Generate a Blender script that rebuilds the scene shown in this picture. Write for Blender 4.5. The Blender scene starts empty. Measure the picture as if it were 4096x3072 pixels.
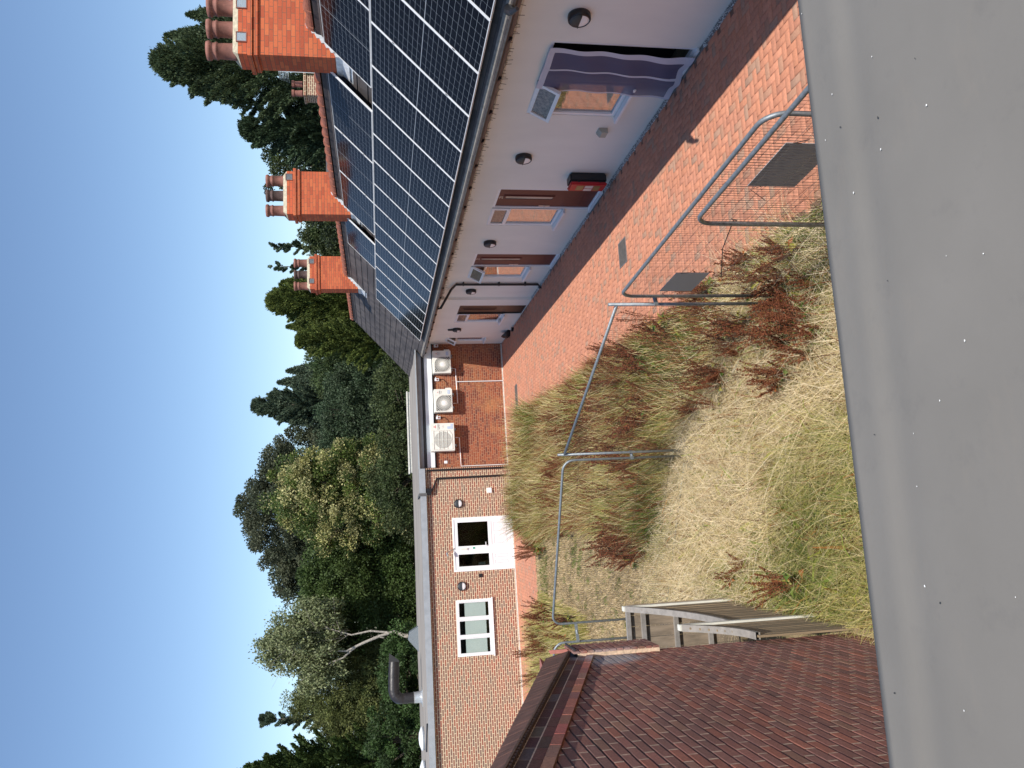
import bpy, math, random
import numpy as np
from mathutils import Matrix, Vector
R = math.radians
random.seed(7); RNG = np.random.default_rng(7)
SC = bpy.context.scene
COL = SC.collection

# ------------------------------------------------------------------ camera
EYE = 4.637
cd = bpy.data.cameras.new('camera'); cam = bpy.data.objects.new('camera', cd); COL.objects.link(cam)
cd.sensor_fit = 'HORIZONTAL'; cd.sensor_width = 36.0; cd.lens = 3150 / 4096 * 36.0
cd.clip_start = 0.05; cd.clip_end = 3000
M = [[0.98559483, -0.05021709, 0.16149638], [-0.16760083, -0.16215503, 0.97242774], [-0.02264504, -0.98548668, -0.16823559]]
cx = [m[1] for m in M]; cy = [m[0] for m in M]; cz = [-m[2] for m in M]      # the phone was held on its side
cam.matrix_world = Matrix(((cx[0], cy[0], cz[0], 0), (cx[1], cy[1], cz[1], 0), (cx[2], cy[2], cz[2], EYE), (0, 0, 0, 1)))
SC.camera = cam

# ------------------------------------------------------------------ light
LDIR = Vector((-0.14, 0.71, -1.0)).normalized()
SUNP = -LDIR
elev = math.asin(SUNP.z); az = math.atan2(SUNP.x, SUNP.y)
w = bpy.data.worlds.new('World'); SC.world = w; w.use_nodes = True
nt = w.node_tree; bg = nt.nodes['Background']
sky = nt.nodes.new('ShaderNodeTexSky'); sky.sky_type = 'NISHITA'; sky.sun_disc = False
sky.sun_elevation = elev; sky.sun_rotation = az; sky.air_density = 1.0; sky.dust_density = 0.3; sky.ozone_density = 3.2
nt.links.new(sky.outputs[0], bg.inputs[0]); bg.inputs[1].default_value = 0.14
sd = bpy.data.lights.new('sun', 'SUN'); sun = bpy.data.objects.new('sun', sd); COL.objects.link(sun)
sd.energy = 4.8; sd.angle = R(0.5); sd.color = (1.0, 0.95, 0.87)
sun.rotation_euler = LDIR.to_track_quat('-Z', 'Y').to_euler(); sun.location = (3, -20, 30)
SC.view_settings.view_transform = 'Standard'; SC.view_settings.look = 'None'
SC.view_settings.exposure = 0.22; SC.view_settings.gamma = 1.0

# ------------------------------------------------------------------ materials
MATS = {}
def newmat(name):
    m = bpy.data.materials.new(name); m.use_nodes = True; n = m.node_tree
    return m, n, n.nodes['Principled BSDF']
def N(n, t, **k):
    x = n.nodes.new('ShaderNode' + t)
    for a, b in k.items(): setattr(x, a, b)
    return x
def objco(n, scale=(1, 1, 1)):
    tc = N(n, 'TexCoord'); mp = N(n, 'Mapping'); mp.inputs['Scale'].default_value = scale
    n.links.new(tc.outputs['Object'], mp.inputs[0]); return mp.outputs[0]
def ramp(n, fac, stops):
    r = N(n, 'ValToRGB'); e = r.color_ramp.elements
    while len(e) < len(stops): e.new(0.5)
    for el, (p, c) in zip(e, stops): el.position = p; el.color = (*c, 1)
    n.links.new(fac, r.inputs[0]); return r.outputs[0]
def noise(n, co, scale, detail=4, rough=0.6):
    x = N(n, 'TexNoise'); x.inputs['Scale'].default_value = scale; x.inputs['Detail'].default_value = detail; x.inputs['Roughness'].default_value = rough
    if co is not None: n.links.new(co, x.inputs['Vector'])
    return x.outputs['Fac']
def bump(n, b, h, strength, dist=0.01):
    x = N(n, 'Bump'); x.inputs['Strength'].default_value = strength; x.inputs['Distance'].default_value = dist
    n.links.new(h, x.inputs['Height']); n.links.new(x.outputs[0], b.inputs['Normal'])
def mixc(n, f, a, b, mode='MIX'):
    x = N(n, 'Mix', data_type='RGBA', blend_type=mode)
    for s, v in ((0, f), (6, a), (7, b)):
        if hasattr(v, 'node'): n.links.new(v, x.inputs[s])
        else: x.inputs[s].default_value = v if s == 0 else (*v, 1)
    return x.outputs[2]
def plain(name, col, rough=0.6, metal=0.0, var=0.12, vs=3.0, bmp=0.0, bs=60.0, spec=0.5, stretch=(1, 1, 1)):
    if name in MATS: return MATS[name]
    m, n, b = newmat(name); co = objco(n, stretch)
    lo = tuple(c * (1 - var) for c in col); hi = tuple(min(1, c * (1 + var)) for c in col)
    n.links.new(ramp(n, noise(n, co, vs, 6), [(0.3, lo), (0.7, hi)]), b.inputs['Base Color'])
    b.inputs['Roughness'].default_value = rough; b.inputs['Metallic'].default_value = metal; b.inputs['Specular IOR Level'].default_value = spec
    if bmp: bump(n, b, noise(n, co, bs, 3), bmp, 0.004)
    MATS[name] = m; return m
def attrmat(name, rough=0.7, trans=0.0, spec=0.3, nz=0):
    m, n, b = newmat(name); a = N(n, 'Attribute', attribute_name='Col')
    src = a.outputs['Color']
    if nz:
        f = noise(n, objco(n), nz, 4); src = mixc(n, 0.35, src, ramp(n, f, [(0.3, (0.35, 0.35, 0.35)), (0.7, (1, 1, 1))]), 'MULTIPLY')
        bump(n, b, f, 0.35, 0.004)
    n.links.new(src, b.inputs['Base Color'])
    b.inputs['Roughness'].default_value = rough; b.inputs['Specular IOR Level'].default_value = spec
    if trans:
        t = N(n, 'BsdfTranslucent'); n.links.new(src, t.inputs[0]); mx = N(n, 'MixShader'); mx.inputs[0].default_value = trans
        n.links.new(b.outputs[0], mx.inputs[1]); n.links.new(t.outputs[0], mx.inputs[2]); n.links.new(mx.outputs[0], n.nodes['Material Output'].inputs[0])
    MATS[name] = m; return m
def brickmat(name, stops, mortar, bw=0.225, bh=0.075, ms=0.01, bmp=0.6, stain=None, freq=2, off=0.5, rough=0.85):
    m, n, b = newmat(name)
    tc = N(n, 'TexCoord'); sp = N(n, 'SeparateXYZ'); n.links.new(tc.outputs['Object'], sp.inputs[0])
    ad = N(n, 'Math', operation='ADD'); n.links.new(sp.outputs[0], ad.inputs[0]); n.links.new(sp.outputs[1], ad.inputs[1])
    cb = N(n, 'CombineXYZ'); n.links.new(ad.outputs[0], cb.inputs[0]); n.links.new(sp.outputs[2], cb.inputs[1])
    t = N(n, 'TexBrick'); t.offset = off; t.offset_frequency = 2; t.squash = 1.0 if freq == 2 else 0.55; t.squash_frequency = 3
    for k, v in (('Scale', 1.0), ('Brick Width', bw), ('Row Height', bh), ('Mortar Size', ms / 2), ('Mortar Smooth', 0.15), ('Bias', 0.0)): t.inputs[k].default_value = v
    t.inputs['Color1'].default_value = (0, 0, 0, 1); t.inputs['Color2'].default_value = (1, 1, 1, 1); t.inputs['Mortar'].default_value = (0.5, 0.5, 0.5, 1)
    n.links.new(cb.outputs[0], t.inputs['Vector'])
    c = ramp(n, t.outputs['Color'], stops)
    nz = noise(n, tc.outputs['Object'], 45, 5)
    c = mixc(n, 0.35, c, ramp(n, nz, [(0.3, (0.6, 0.6, 0.6)), (0.7, (1.05, 1.05, 1.05))]), 'MULTIPLY')
    c = mixc(n, t.outputs['Fac'], c, mortar)
    if stain:
        f2 = ramp(n, noise(n, tc.outputs['Object'], 1.1, 5), [(0.5, (0, 0, 0)), (0.75, (1, 1, 1))]); 
        c = mixc(n, f2, c, mixc(n, 0.5, c, stain))
    n.links.new(c, b.inputs['Base Color']); b.inputs['Roughness'].default_value = rough
    inv = N(n, 'Math', operation='SUBTRACT'); inv.inputs[0].default_value = 1; n.links.new(t.outputs['Fac'], inv.inputs[1])
    ad2 = N(n, 'Math', operation='MULTIPLY_ADD'); n.links.new(nz, ad2.inputs[0]); ad2.inputs[1].default_value = 0.4; n.links.new(inv.outputs[0], ad2.inputs[2])
    bump(n, b, ad2.outputs[0], bmp, 0.008)
    MATS[name] = m; return m
def glassmat(name, tint=(0.8, 0.85, 0.85), refl=0.25):
    m, n, b = newmat(name); n.nodes.remove(b)
    tr = N(n, 'BsdfTransparent'); tr.inputs[0].default_value = (*tint, 1)
    g = N(n, 'BsdfGlossy'); g.inputs['Roughness'].default_value = 0.02; g.inputs[0].default_value = (0.95, 0.97, 1, 1)
    lw = N(n, 'LayerWeight'); pw = N(n, 'Math', operation='POWER'); pw.inputs[1].default_value = 4.0; n.links.new(lw.outputs['Facing'], pw.inputs[0])
    ad = N(n, 'Math', operation='ADD', use_clamp=True); ad.inputs[1].default_value = refl; n.links.new(pw.outputs[0], ad.inputs[0])
    mx = N(n, 'MixShader'); n.links.new(ad.outputs[0], mx.inputs[0]); n.links.new(tr.outputs[0], mx.inputs[1]); n.links.new(g.outputs[0], mx.inputs[2])
    n.links.new(mx.outputs[0], n.nodes['Material Output'].inputs[0]); MATS[name] = m; return m

render_white = plain('white_render', (0.76, 0.73, 0.67), 0.9, var=0.06, vs=0.9, bmp=0.3, bs=200, stretch=(1, 1, 0.5))
upvc = plain('white_plastic', (0.78, 0.79, 0.80), 0.35, var=0.03)
cream_pl = plain('cream_plastic', (0.74, 0.73, 0.66), 0.45, var=0.04)
black_pl = plain('black_plastic', (0.012, 0.012, 0.014), 0.4, var=0.2)
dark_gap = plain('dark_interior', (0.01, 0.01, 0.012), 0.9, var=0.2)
slate = brickmat('slate_tiles', [(0, (0.05, 0.043, 0.043)), (0.5, (0.075, 0.064, 0.062)), (1, (0.10, 0.085, 0.08))], (0.02, 0.02, 0.02), 0.30, 0.1934, 0.006, 0.25, rough=0.75)
terracotta = plain('terracotta', (0.27, 0.095, 0.06), 0.8, var=0.3, vs=9, bmp=0.4, bs=60)
potclay = plain('pot_clay', (0.24, 0.10, 0.075), 0.75, var=0.35, vs=7, bmp=0.3, bs=50)
flaunch = plain('mortar_flaunching', (0.42, 0.37, 0.27), 0.95, var=0.3, vs=14, bmp=1.0, bs=40)
lead = plain('lead_flashing', (0.58, 0.60, 0.62), 0.5, 0.1, var=0.25, vs=10, bmp=0.5, bs=25)
galv = plain('galvanised_steel', (0.25, 0.275, 0.29), 0.55, 0.6, var=0.25, vs=30, bmp=0.2, bs=90)
wiremat = plain('mesh_wire', (0.10, 0.085, 0.075), 0.6, 0.4, var=0.3)
signgrey = plain('grey_sign_back', (0.34, 0.33, 0.335), 0.5, 0.0, var=0.06)
iron = plain('cover_iron', (0.12, 0.11, 0.10), 0.6, 0.3, var=0.3, vs=20)
feltroof = plain('felt_roof', (0.25, 0.225, 0.20), 0.85, var=0.25, vs=0.8, bmp=0.5, bs=18, stretch=(0.35, 2.0, 1))
greyboard = plain('grey_board', (0.30, 0.325, 0.35), 0.6, var=0.12, vs=4)
doorred = plain('mahogany_door', (0.10, 0.02, 0.016), 0.5, var=0.25, vs=3, stretch=(14, 14, 1.0))
silver = plain('silver_trim', (0.7, 0.7, 0.7), 0.3, 0.8, var=0.05)
redpl = plain('red_plastic', (0.42, 0.012, 0.02), 0.4, var=0.12)
fasciabrown = plain('brown_fascia', (0.20, 0.12, 0.09), 0.7, var=0.2, vs=6)
chip = plain('grey_pebbles', (0.23, 0.23, 0.22), 0.9, var=0.75, vs=60, bmp=1.0, bs=80)
whitekerb = plain('white_kerb_paint', (0.62, 0.6, 0.54), 0.8, var=0.25, vs=12)
chimbrick = brickmat('orange_brick', [(0, (0.42, 0.085, 0.035)), (0.5, (0.54, 0.115, 0.045)), (1, (0.60, 0.15, 0.055))], (0.16, 0.095, 0.06), 0.225, 0.075, 0.009, 0.5)
mainbrick = brickmat('multi_brick', [(0, (0.20, 0.12, 0.09)), (0.35, (0.24, 0.115, 0.08)), (0.6, (0.30, 0.115, 0.075)), (0.8, (0.34, 0.11, 0.07)), (1, (0.20, 0.125, 0.095))], (0.74, 0.62, 0.42), 0.225, 0.075, 0.018, 0.5)
extbrick = brickmat('stained_brick', [(0, (0.14, 0.04, 0.028)), (0.4, (0.24, 0.06, 0.03)), (0.75, (0.34, 0.095, 0.04)), (1, (0.17, 0.05, 0.035))], (0.42, 0.26, 0.15), 0.20, 0.075, 0.012, 0.5, stain=(0.5, 0.24, 0.09), freq=3)
pane = glassmat('window_glass')
obscure = plain('obscured_glass', (0.20, 0.17, 0.14), 0.12, var=0.6, vs=25, bmp=0.6, bs=30)
darkpane = glassmat('door_glass', (0.35, 0.4, 0.4), 0.04)
netcurt = plain('net_curtain', (0.62, 0.46, 0.40), 0.9, var=0.22, vs=2.2, stretch=(7, 7, 0.6))
blind = plain('pale_blind', (0.55, 0.60, 0.58), 0.8, var=0.03)
alu = plain('aluminium_frame', (0.80, 0.80, 0.80), 0.45, 0.15, var=0.03)

def cellmat():
    m, n, b = newmat('solar_cells'); tc = N(n, 'TexCoord')
    def br(wd, ht, ms, c1, c2, mo):
        t = N(n, 'TexBrick'); t.offset = 0.0
        for k, v in (('Scale', 1.0), ('Brick Width', wd), ('Row Height', ht), ('Mortar Size', ms), ('Mortar Smooth', 0.0)): t.inputs[k].default_value = v
        n.links.new(tc.outputs['Object'], t.inputs['Vector']); return t
    a = br(0.186, 0.0925, 0.0013, 0, 0, 0)
    c = mixc(n, noise(n, tc.outputs['Object'], 0.9, 2), (0.004, 0.0045, 0.007), (0.008, 0.0085, 0.011))
    c = mixc(n, a.outputs['Fac'], c, (0.30, 0.33, 0.36))
    n.links.new(c, b.inputs['Base Color']); b.inputs['Roughness'].default_value = 0.10; b.inputs['Specular IOR Level'].default_value = 0.2
    b.inputs['IOR'].default_value = 1.25
    return m
cells = cellmat()
stripm = plain('cell_gap', (0.30, 0.32, 0.34), 0.5)
# rest of materials are made beside their objects

# ------------------------------------------------------------------ mesh helpers
class MB:
    def __init__(s): s.v = []; s.f = []
    def add(s, vs, fs):
        o = len(s.v); s.v += [tuple(map(float, p)) for p in vs]; s.f += [tuple(i + o for i in f) for f in fs]; return s
    def box(s, x0, x1, y0, y1, z0, z1):
        return s.add([(x0, y0, z0), (x1, y0, z0), (x1, y1, z0), (x0, y1, z0), (x0, y0, z1), (x1, y0, z1), (x1, y1, z1), (x0, y1, z1)],
                     [(0, 3, 2, 1), (4, 5, 6, 7), (0, 1, 5, 4), (1, 2, 6, 5), (2, 3, 7, 6), (3, 0, 4, 7)])
    def prism(s, poly, a0, a1, axis):      # poly in the two other axes; extruded along axis
        n = len(poly)
        def P(p, a): return {'x': (a, p[0], p[1]), 'y': (p[0], a, p[1]), 'z': (p[0], p[1], a)}[axis]
        vs = [P(p, a0) for p in poly] + [P(p, a1) for p in poly]
        return s.add(vs, [tuple(range(n - 1, -1, -1)), tuple(range(n, 2 * n))] + [(i, (i + 1) % n, n + (i + 1) % n, n + i) for i in range(n)])
    def tube(s, pts, r, n=8, cap=True):
        pts = [Vector(p) for p in pts]; rs = r if isinstance(r, (list, tuple)) else [r] * len(pts)
        o = len(s.v); up = None
        for i, p in enumerate(pts):
            t = (pts[min(i + 1, len(pts) - 1)] - pts[max(i - 1, 0)]).normalized()
            if up is None: up = t.orthogonal().normalized()
            a = (up - t * up.dot(t))
            a = a.normalized() if a.length > 1e-6 else t.orthogonal().normalized()
            up = a; b = t.cross(a)
            for k in range(n):
                an = 2 * math.pi * k / n; q = p + (a * math.cos(an) + b * math.sin(an)) * rs[i]; s.v.append(tuple(q))
        for i in range(len(pts) - 1):
            for k in range(n):
                s.f.append((o + i * n + k, o + i * n + (k + 1) % n, o + (i + 1) * n + (k + 1) % n, o + (i + 1) * n + k))
        if cap:
            s.f.append(tuple(o + k for k in range(n - 1, -1, -1))); s.f.append(tuple(o + (len(pts) - 1) * n + k for k in range(n)))
        return s
    def lathe(s, prof, c=(0, 0, 0), n=24, axis='z'):
        o = len(s.v)
        for (r, h) in prof:
            for k in range(n):
                an = 2 * math.pi * k / n; a, b = r * math.cos(an), r * math.sin(an)
                s.v.append({'z': (c[0] + a, c[1] + b, c[2] + h), 'y': (c[0] + a, c[1] + h, c[2] + b)}[axis])
        for i in range(len(prof) - 1):
            for k in range(n):
                q = (o + i * n + k, o + i * n + (k + 1) % n, o + (i + 1) * n + (k + 1) % n, o + (i + 1) * n + k)
                s.f.append(q)
        return s
    def frame(s, x0, x1, z0, z1, wd, y0, y1):
        s.box(x0, x0 + wd, y0, y1, z0, z1).box(x1 - wd, x1, y0, y1, z0, z1)
        return s.box(x0 + wd, x1 - wd, y0, y1, z0, z0 + wd).box(x0 + wd, x1 - wd, y0, y1, z1 - wd, z1)
    def build(s, name, mat, parent=None, loc=(0, 0, 0), rot=(0, 0, 0), smooth=False, bevel=0):
        me = bpy.data.meshes.new(name); me.from_pydata(s.v, [], s.f); me.validate()
        me.materials.append(mat)
        import bmesh
        bm = bmesh.new(); bm.from_mesh(me); bmesh.ops.recalc_face_normals(bm, faces=bm.faces)
        if bevel: bmesh.ops.bevel(bm, geom=[e for e in bm.edges if len(e.link_faces) == 2 and e.calc_face_angle(0) > 0.6], offset=bevel, segments=2, affect='EDGES', clamp_overlap=True)
        bm.to_mesh(me); bm.free()
        if smooth: me.shade_smooth() if smooth is True else None
        o = bpy.data.objects.new(name, me); COL.objects.link(o)
        o.location = loc; o.rotation_euler = rot
        if parent: o.parent = parent
        return o
def tag(o, label=None, cat=None, group=None, kind=None):
    for k, v in (('label', label), ('category', cat), ('group', group), ('kind', kind)):
        if v: o[k] = v
    return o
def thing(name, label, cat, loc=(0, 0, 0), rot=(0, 0, 0), group=None):
    o = bpy.data.objects.new(name, None); COL.objects.link(o); o.location = loc; o.rotation_euler = rot; o.empty_display_size = 0.2
    return tag(o, label, cat, group)
def dup(root, loc=None, rot=None, label=None, scale=None):
    r = root.copy(); COL.objects.link(r)
    if loc is not None: r.location = loc
    if rot is not None: r.rotation_euler = rot
    if scale is not None: r.scale = scale
    if label: r['label'] = label
    for ch in KIDS(root):
        c = ch.copy(); COL.objects.link(c); c.parent = r
        for g in KIDS(ch):
            d = g.copy(); COL.objects.link(d); d.parent = c
    return r
def KIDS(o): return [c for c in bpy.data.objects if c.parent == o]
def text(name, s, size, mat, parent, loc, rot, ext=0.002, align='CENTER'):
    c = bpy.data.curves.new(name, 'FONT'); c.body = s; c.size = size; c.extrude = ext; c.align_x = align; c.align_y = 'CENTER'
    t = bpy.data.objects.new(name + '_curve', c); COL.objects.link(t); bpy.context.view_layer.update()
    me = bpy.data.meshes.new_from_object(t.evaluated_get(bpy.context.evaluated_depsgraph_get())); bpy.data.objects.remove(t)
    me.materials.clear(); me.materials.append(mat)
    o = bpy.data.objects.new(name, me); COL.objects.link(o); o.parent = parent; o.location = loc; o.rotation_euler = rot; return o
def fastmesh(name, V, Q, mat, colors=None, parent=None, smooth=False):
    V = np.asarray(V, np.float32); Q = np.asarray(Q, np.int32); k = Q.shape[1]
    me = bpy.data.meshes.new(name); me.vertices.add(len(V)); me.vertices.foreach_set('co', V.ravel())
    me.loops.add(Q.size); me.loops.foreach_set('vertex_index', Q.ravel()); me.polygons.add(len(Q))
    me.polygons.foreach_set('loop_start', np.arange(0, Q.size, k, dtype=np.int32)); me.polygons.foreach_set('loop_total', np.full(len(Q), k, np.int32))
    me.update(calc_edges=True)
    if colors is not None:
        a = me.color_attributes.new('Col', 'FLOAT_COLOR', 'POINT'); c = np.ones((len(V), 4), np.float32); c[:, :3] = colors; a.data.foreach_set('color', c.ravel())
    me.materials.append(mat)
    if smooth: me.shade_smooth()
    o = bpy.data.objects.new(name, me); COL.objects.link(o)
    if parent: o.parent = parent
    return o

# ------------------------------------------------------------------ ground
def grid_ground():
    m, n, b = newmat('dry_soil'); co = objco(n)
    c = ramp(n, noise(n, co, 1.3, 8, 0.7), [(0.25, (0.07, 0.055, 0.025)), (0.45, (0.20, 0.15, 0.08)), (0.62, (0.34, 0.25, 0.14)), (0.8, (0.12, 0.14, 0.035))])
    c = mixc(n, 0.5, c, ramp(n, noise(n, co, 40, 5), [(0.3, (0.5, 0.5, 0.5)), (0.7, (1, 1, 1))]), 'MULTIPLY')
    n.links.new(c, b.inputs['Base Color']); b.inputs['Roughness'].default_value = 0.95; bump(n, b, noise(n, co, 30, 6), 0.8, 0.02)
    mb = MB(); L = 600
    mb.add([(-L, -L, 0), (L, -L, 0), (L, L, 0), (-L, L, 0)], [(0, 1, 2, 3)])
    return tag(mb.build('ground', m), kind='structure')
grid_ground()

def paving():
    u = 0.1; V = []; Q = []; C = []
    base = np.array([[0.56, 0.245, 0.15], [0.60, 0.265, 0.165], [0.53, 0.235, 0.15], [0.47, 0.25, 0.165], [0.58, 0.25, 0.15], [0.42, 0.25, 0.175]])
    pw = [0.3, 0.25, 0.18, 0.12, 0.1, 0.05]
    def inside(x, y): return (3.06 < x < 6.28 and -3 < y < 28.6) or (-7.5 < x <= 3.06 and 24.15 + 0.003 * x < y < 28.6)
    def block(x0, y0, w, h):
        if not inside(x0 + w / 2, y0 + h / 2): return
        g = 0.0028; z1 = 0.012 + random.uniform(-0.0012, 0.0012); z0 = -0.004; e = 0.003
        x1, y1 = x0 + w - g, y0 + h - g; x0 += g; y0 += g; o = len(V)
        V.extend([(x0, y0, z0), (x1, y0, z0), (x1, y1, z0), (x0, y1, z0), (x0, y0, z1 - e), (x1, y0, z1 - e), (x1, y1, z1 - e), (x0, y1, z1 - e),
                  (x0 + e, y0 + e, z1), (x1 - e, y0 + e, z1), (x1 - e, y1 - e, z1), (x0 + e, y1 - e, z1)])
        for a, b in ((0, 4), (4, 8)):
            for k in range(4): Q.append((o + a + k, o + a + (k + 1) % 4, o + b + (k + 1) % 4, o + b + k))
        Q.append((o + 8, o + 9, o + 10, o + 11))
        c = base[RNG.choice(6, p=pw)] * random.uniform(0.93, 1.06); C.extend([c] * 12)
    for m_ in range(-260, 360):
        for n_ in range(-100, 200):
            X = m_ + 2 * n_; Y = -m_ + 2 * n_
            if not (-78 < X < 66 and -32 < Y < 290): continue
            block(X * u, Y * u, 2 * u, u); block((X + 1) * u, (Y + 1) * u, u, 2 * u)
    o = fastmesh('path', V, Q, attrmat('paver_clay', 0.85, nz=45), C)
    tag(o, kind='structure')
    mb = MB(); mb.box(3.045, 6.29, -3, 28.75, -0.05, 0.004).box(-7.5, 3.045, 24.13, 28.4, -0.05, 0.004)
    tag(mb.build('paving_bed', plain('sand_bed', (0.17, 0.09, 0.06), 0.95, var=0.3, vs=20)), kind='structure')
paving()
def gravel():
    n = 11000; xs = RNG.uniform(6.285, 6.392, n); ys = RNG.uniform(-3, 28.6, n)
    keep = np.ones(n, bool)
    for a, b in ((9.55, 10.85), (14.6, 15.85), (18.55, 19.85), (23.1, 24.5)): keep &= ~((ys > a) & (ys < b))
    xs, ys = xs[keep], ys[keep]; n = len(xs); r = RNG.uniform(0.006, 0.013, n)
    d = np.array([(1, 0, 0), (0, 1, 0), (-1, 0, 0), (0, -1, 0), (0, 0, 1)], float)
    P = np.stack([xs, ys, np.full(n, 0.0)], 1)[:, None, :] + d[None] * r[:, None, None] * RNG.uniform(0.6, 1.3, (n, 5, 1)); P[:, 4, 2] += 0.008
    V = P.reshape(-1, 3); i = np.arange(n)[:, None] * 5
    T = np.concatenate([i + np.array([a, (a + 1) % 4, 4]) for a in range(4)])
    g = RNG.uniform(0.15, 0.85, n)[:, None] * np.array([1, 1, 0.96]); o = fastmesh('gravel', V, T, attrmat('pebble', 0.9), np.repeat(g, 5, 0))
    tag(o, 'strip of grey pebbles along the foot of the white wall', 'gravel', kind='stuff')
    tag(MB().box(6.29, 6.395, -3, 28.7, -0.05, 0.0035).build('gravel_bed', plain('gravel_dark', (0.16, 0.16, 0.15), 0.95, var=0.4, vs=50)), kind='structure')
gravel()

# ------------------------------------------------------------------ terrace of white houses
P = R(43.7); cp, sp_ = math.cos(P), math.sin(P)      # pitch of the panels
PT = R(42.3); ct, st_ = math.cos(PT), math.sin(PT)   # pitch of the slates
TR = (0, 0, R(-90))
terr = thing('terrace_house', 'long white rendered single storey terrace with slate roof and three brick chimneys', 'terrace', (6.4, 0, 0), TR)
# local frame: x = -Y world, y = X-6.4 inward, z up
def wall_holes(x0, x1, z0, z1, holes, depth=0.09):
    mb = MB(); xs = sorted({x0, x1, *[h[0] for h in holes], *[h[1] for h in holes]}); zs = sorted({z0, z1, *[h[2] for h in holes], *[h[3] for h in holes]})
    for a, b in zip(xs, xs[1:]):
        for c, d in zip(zs, zs[1:]):
            mx, mz = (a + b) / 2, (c + d) / 2
            if any(h[0] < mx < h[1] and h[2] < mz < h[3] for h in holes): continue
            mb.add([(a, 0, c), (b, 0, c), (b, 0, d), (a, 0, d)], [(0, 1, 2, 3)])
    for h in holes:
        a, b, c, d = h
        mb.add([(a, 0, c), (b, 0, c), (b, 0, d), (a, 0, d), (a, depth, c), (b, depth, c), (b, depth, d), (a, depth, d)], [(0, 1, 5, 4), (1, 2, 6, 5), (2, 3, 7, 6), (3, 0, 4, 7)])
    return mb
DOORS = [(9.69, 10.72), (14.69, 15.70), (18.65, 19.66)]
WINS = [(10.72, 11.70, 0.66), (15.70, 16.70, 0.62), (19.66, 20.66, 0.62)]
holes = [(-b, -a, 0.02, 2.16) for a, b in DOORS] + [(-b, -a, z, 2.16) for a, b, z in WINS]
wm = wall_holes(-22.6, 4.0, -0.1, 2.98, holes)
w2 = wall_holes(-28.8, -22.6, -0.1, 2.98, [(-24.28, -23.24, 0.02, 2.10), (-25.36, -24.28, 0.60, 2.10), (-28.22, -27.62, 0.76, 2.18)])
for v, f in ((w2.v, w2.f),):
    wm.add([(x, y - 0.08, z) for x, y, z in v], f)
wm.add([(-22.6, 0, -0.1), (-22.6, -0.08, -0.1), (-22.6, -0.08, 2.98), (-22.6, 0, 2.98)], [(0, 1, 2, 3)])
wm.box(-33.8, 4, 4.7, 4.95, -0.1, 2.98).box(-33.9, -33.75, 0.1, 4.6, -0.1, 2.98)
wm.prism([(-0.3, 2.9), (4.9, 2.9), (2.3, 5.45)], -33.85, -33.75, 'x')
wm.build('wall', render_white, terr)
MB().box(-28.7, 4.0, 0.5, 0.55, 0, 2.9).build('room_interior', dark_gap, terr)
# roof: overlapping slate courses
rf = MB(); s = 0.0; EY, EZ = -0.60, 2.985
while s < 3.85:
    for side in (1,):
        a = s; b = min(s + 0.34, 3.92)
        def pt(u, h): return (EY + ct * u - st_ * h, EZ + st_ * u + ct * h)
        rf.prism([pt(a, 0.0), pt(a, 0.024), pt(b, 0.006), pt(b, -0.012)], -34.0 , 4.2, 'x')
    s += 0.28
rf.prism([(2.31, 5.63), (2.31, 5.59), (5.20, 2.94), (5.23, 2.98)], -34.0, 4.2, 'x')
roof = rf.build('roof', slate, terr)
MB().prism([(-0.59, 2.965), (2.3, 5.59), (2.3, 5.56), (-0.53, 2.965)], -33.98, 4.15, 'x').build('roof_boarding', plain('eave_board', (0.14, 0.12, 0.10), 0.9), terr)
# tile edge at the eave, sunlight on it put into a pale colour
MB().prism([(-0.618, 2.970), (-0.612, 3.004), (-0.545, 3.066), (-0.565, 3.02)], -28.6, 4.2, 'x').build('eave_tile_edge', plain('sunlit_tile_edge', (0.24, 0.215, 0.185), 0.9, var=0.3, vs=12, bmp=0.6, bs=40), terr)
# ridge tiles
rd = MB(); y = -33.7
while y < 4.0:
    for k0, k1, r in ((0.0, 0.06, 0.155), (0.06, 0.45, 0.125)):
        o = len(rd.v); nseg = 10
        for xx, rr in ((y + k0, r), (y + k1, r * 0.96)):
            for k in range(nseg + 1):
                an = math.pi * (0.02 + 0.96 * k / nseg); rd.v.append((xx, 2.30 + rr * 1.1 * math.cos(an), 5.595 + rr * math.sin(an)))
        for k in range(nseg): rd.f.append((o + k, o + k + 1, o + nseg + 2 + k, o + nseg + 1 + k))
        rd.f.append(tuple(o + k for k in range(nseg + 1))); rd.f.append(tuple(o + nseg + 1 + k for k in range(nseg + 1)))
    y += 0.45
rd.build('ridge_tiles', terracotta, terr)
MB().prism([(2.10, 5.44), (2.50, 5.44), (2.46, 5.57), (2.14, 5.57)], -33.8, 4.0, 'x').build('ridge_mortar', plain('ridge_bedding', (0.06, 0.05, 0.05), 0.9, var=0.4, vs=30), terr)
# fascia, gutter, brackets, downpipe
MB().box(-28.75, 4, -0.47, -0.445, 2.862, 2.965).build('fascia', fasciabrown, terr)
MB().box(-28.75, 4, -0.445, 0.0, 2.868, 2.885).build('soffit', plain('soffit_pale', (0.5, 0.45, 0.38), 0.8), terr)
MB().box(-28.75, 4, -0.03, -0.002, 2.70, 2.865).build('cream_band', plain('cream_band', (0.60, 0.53, 0.43), 0.9, var=0.15, vs=10), terr)
g = MB()
outer = [(-0.515 + 0.050 * math.cos(math.pi + math.pi * k / 8), 2.955 + 0.042 * math.sin(math.pi + math.pi * k / 8)) for k in range(9)]
inner = [(-0.515 + 0.044 * math.cos(2 * math.pi - math.pi * k / 8), 2.955 + 0.036 * math.sin(2 * math.pi - math.pi * k / 8)) for k in range(9)]
g.prism(outer + inner, -28.7, 4.0, 'x')
g.build('gutter', black_pl, terr)
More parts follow.
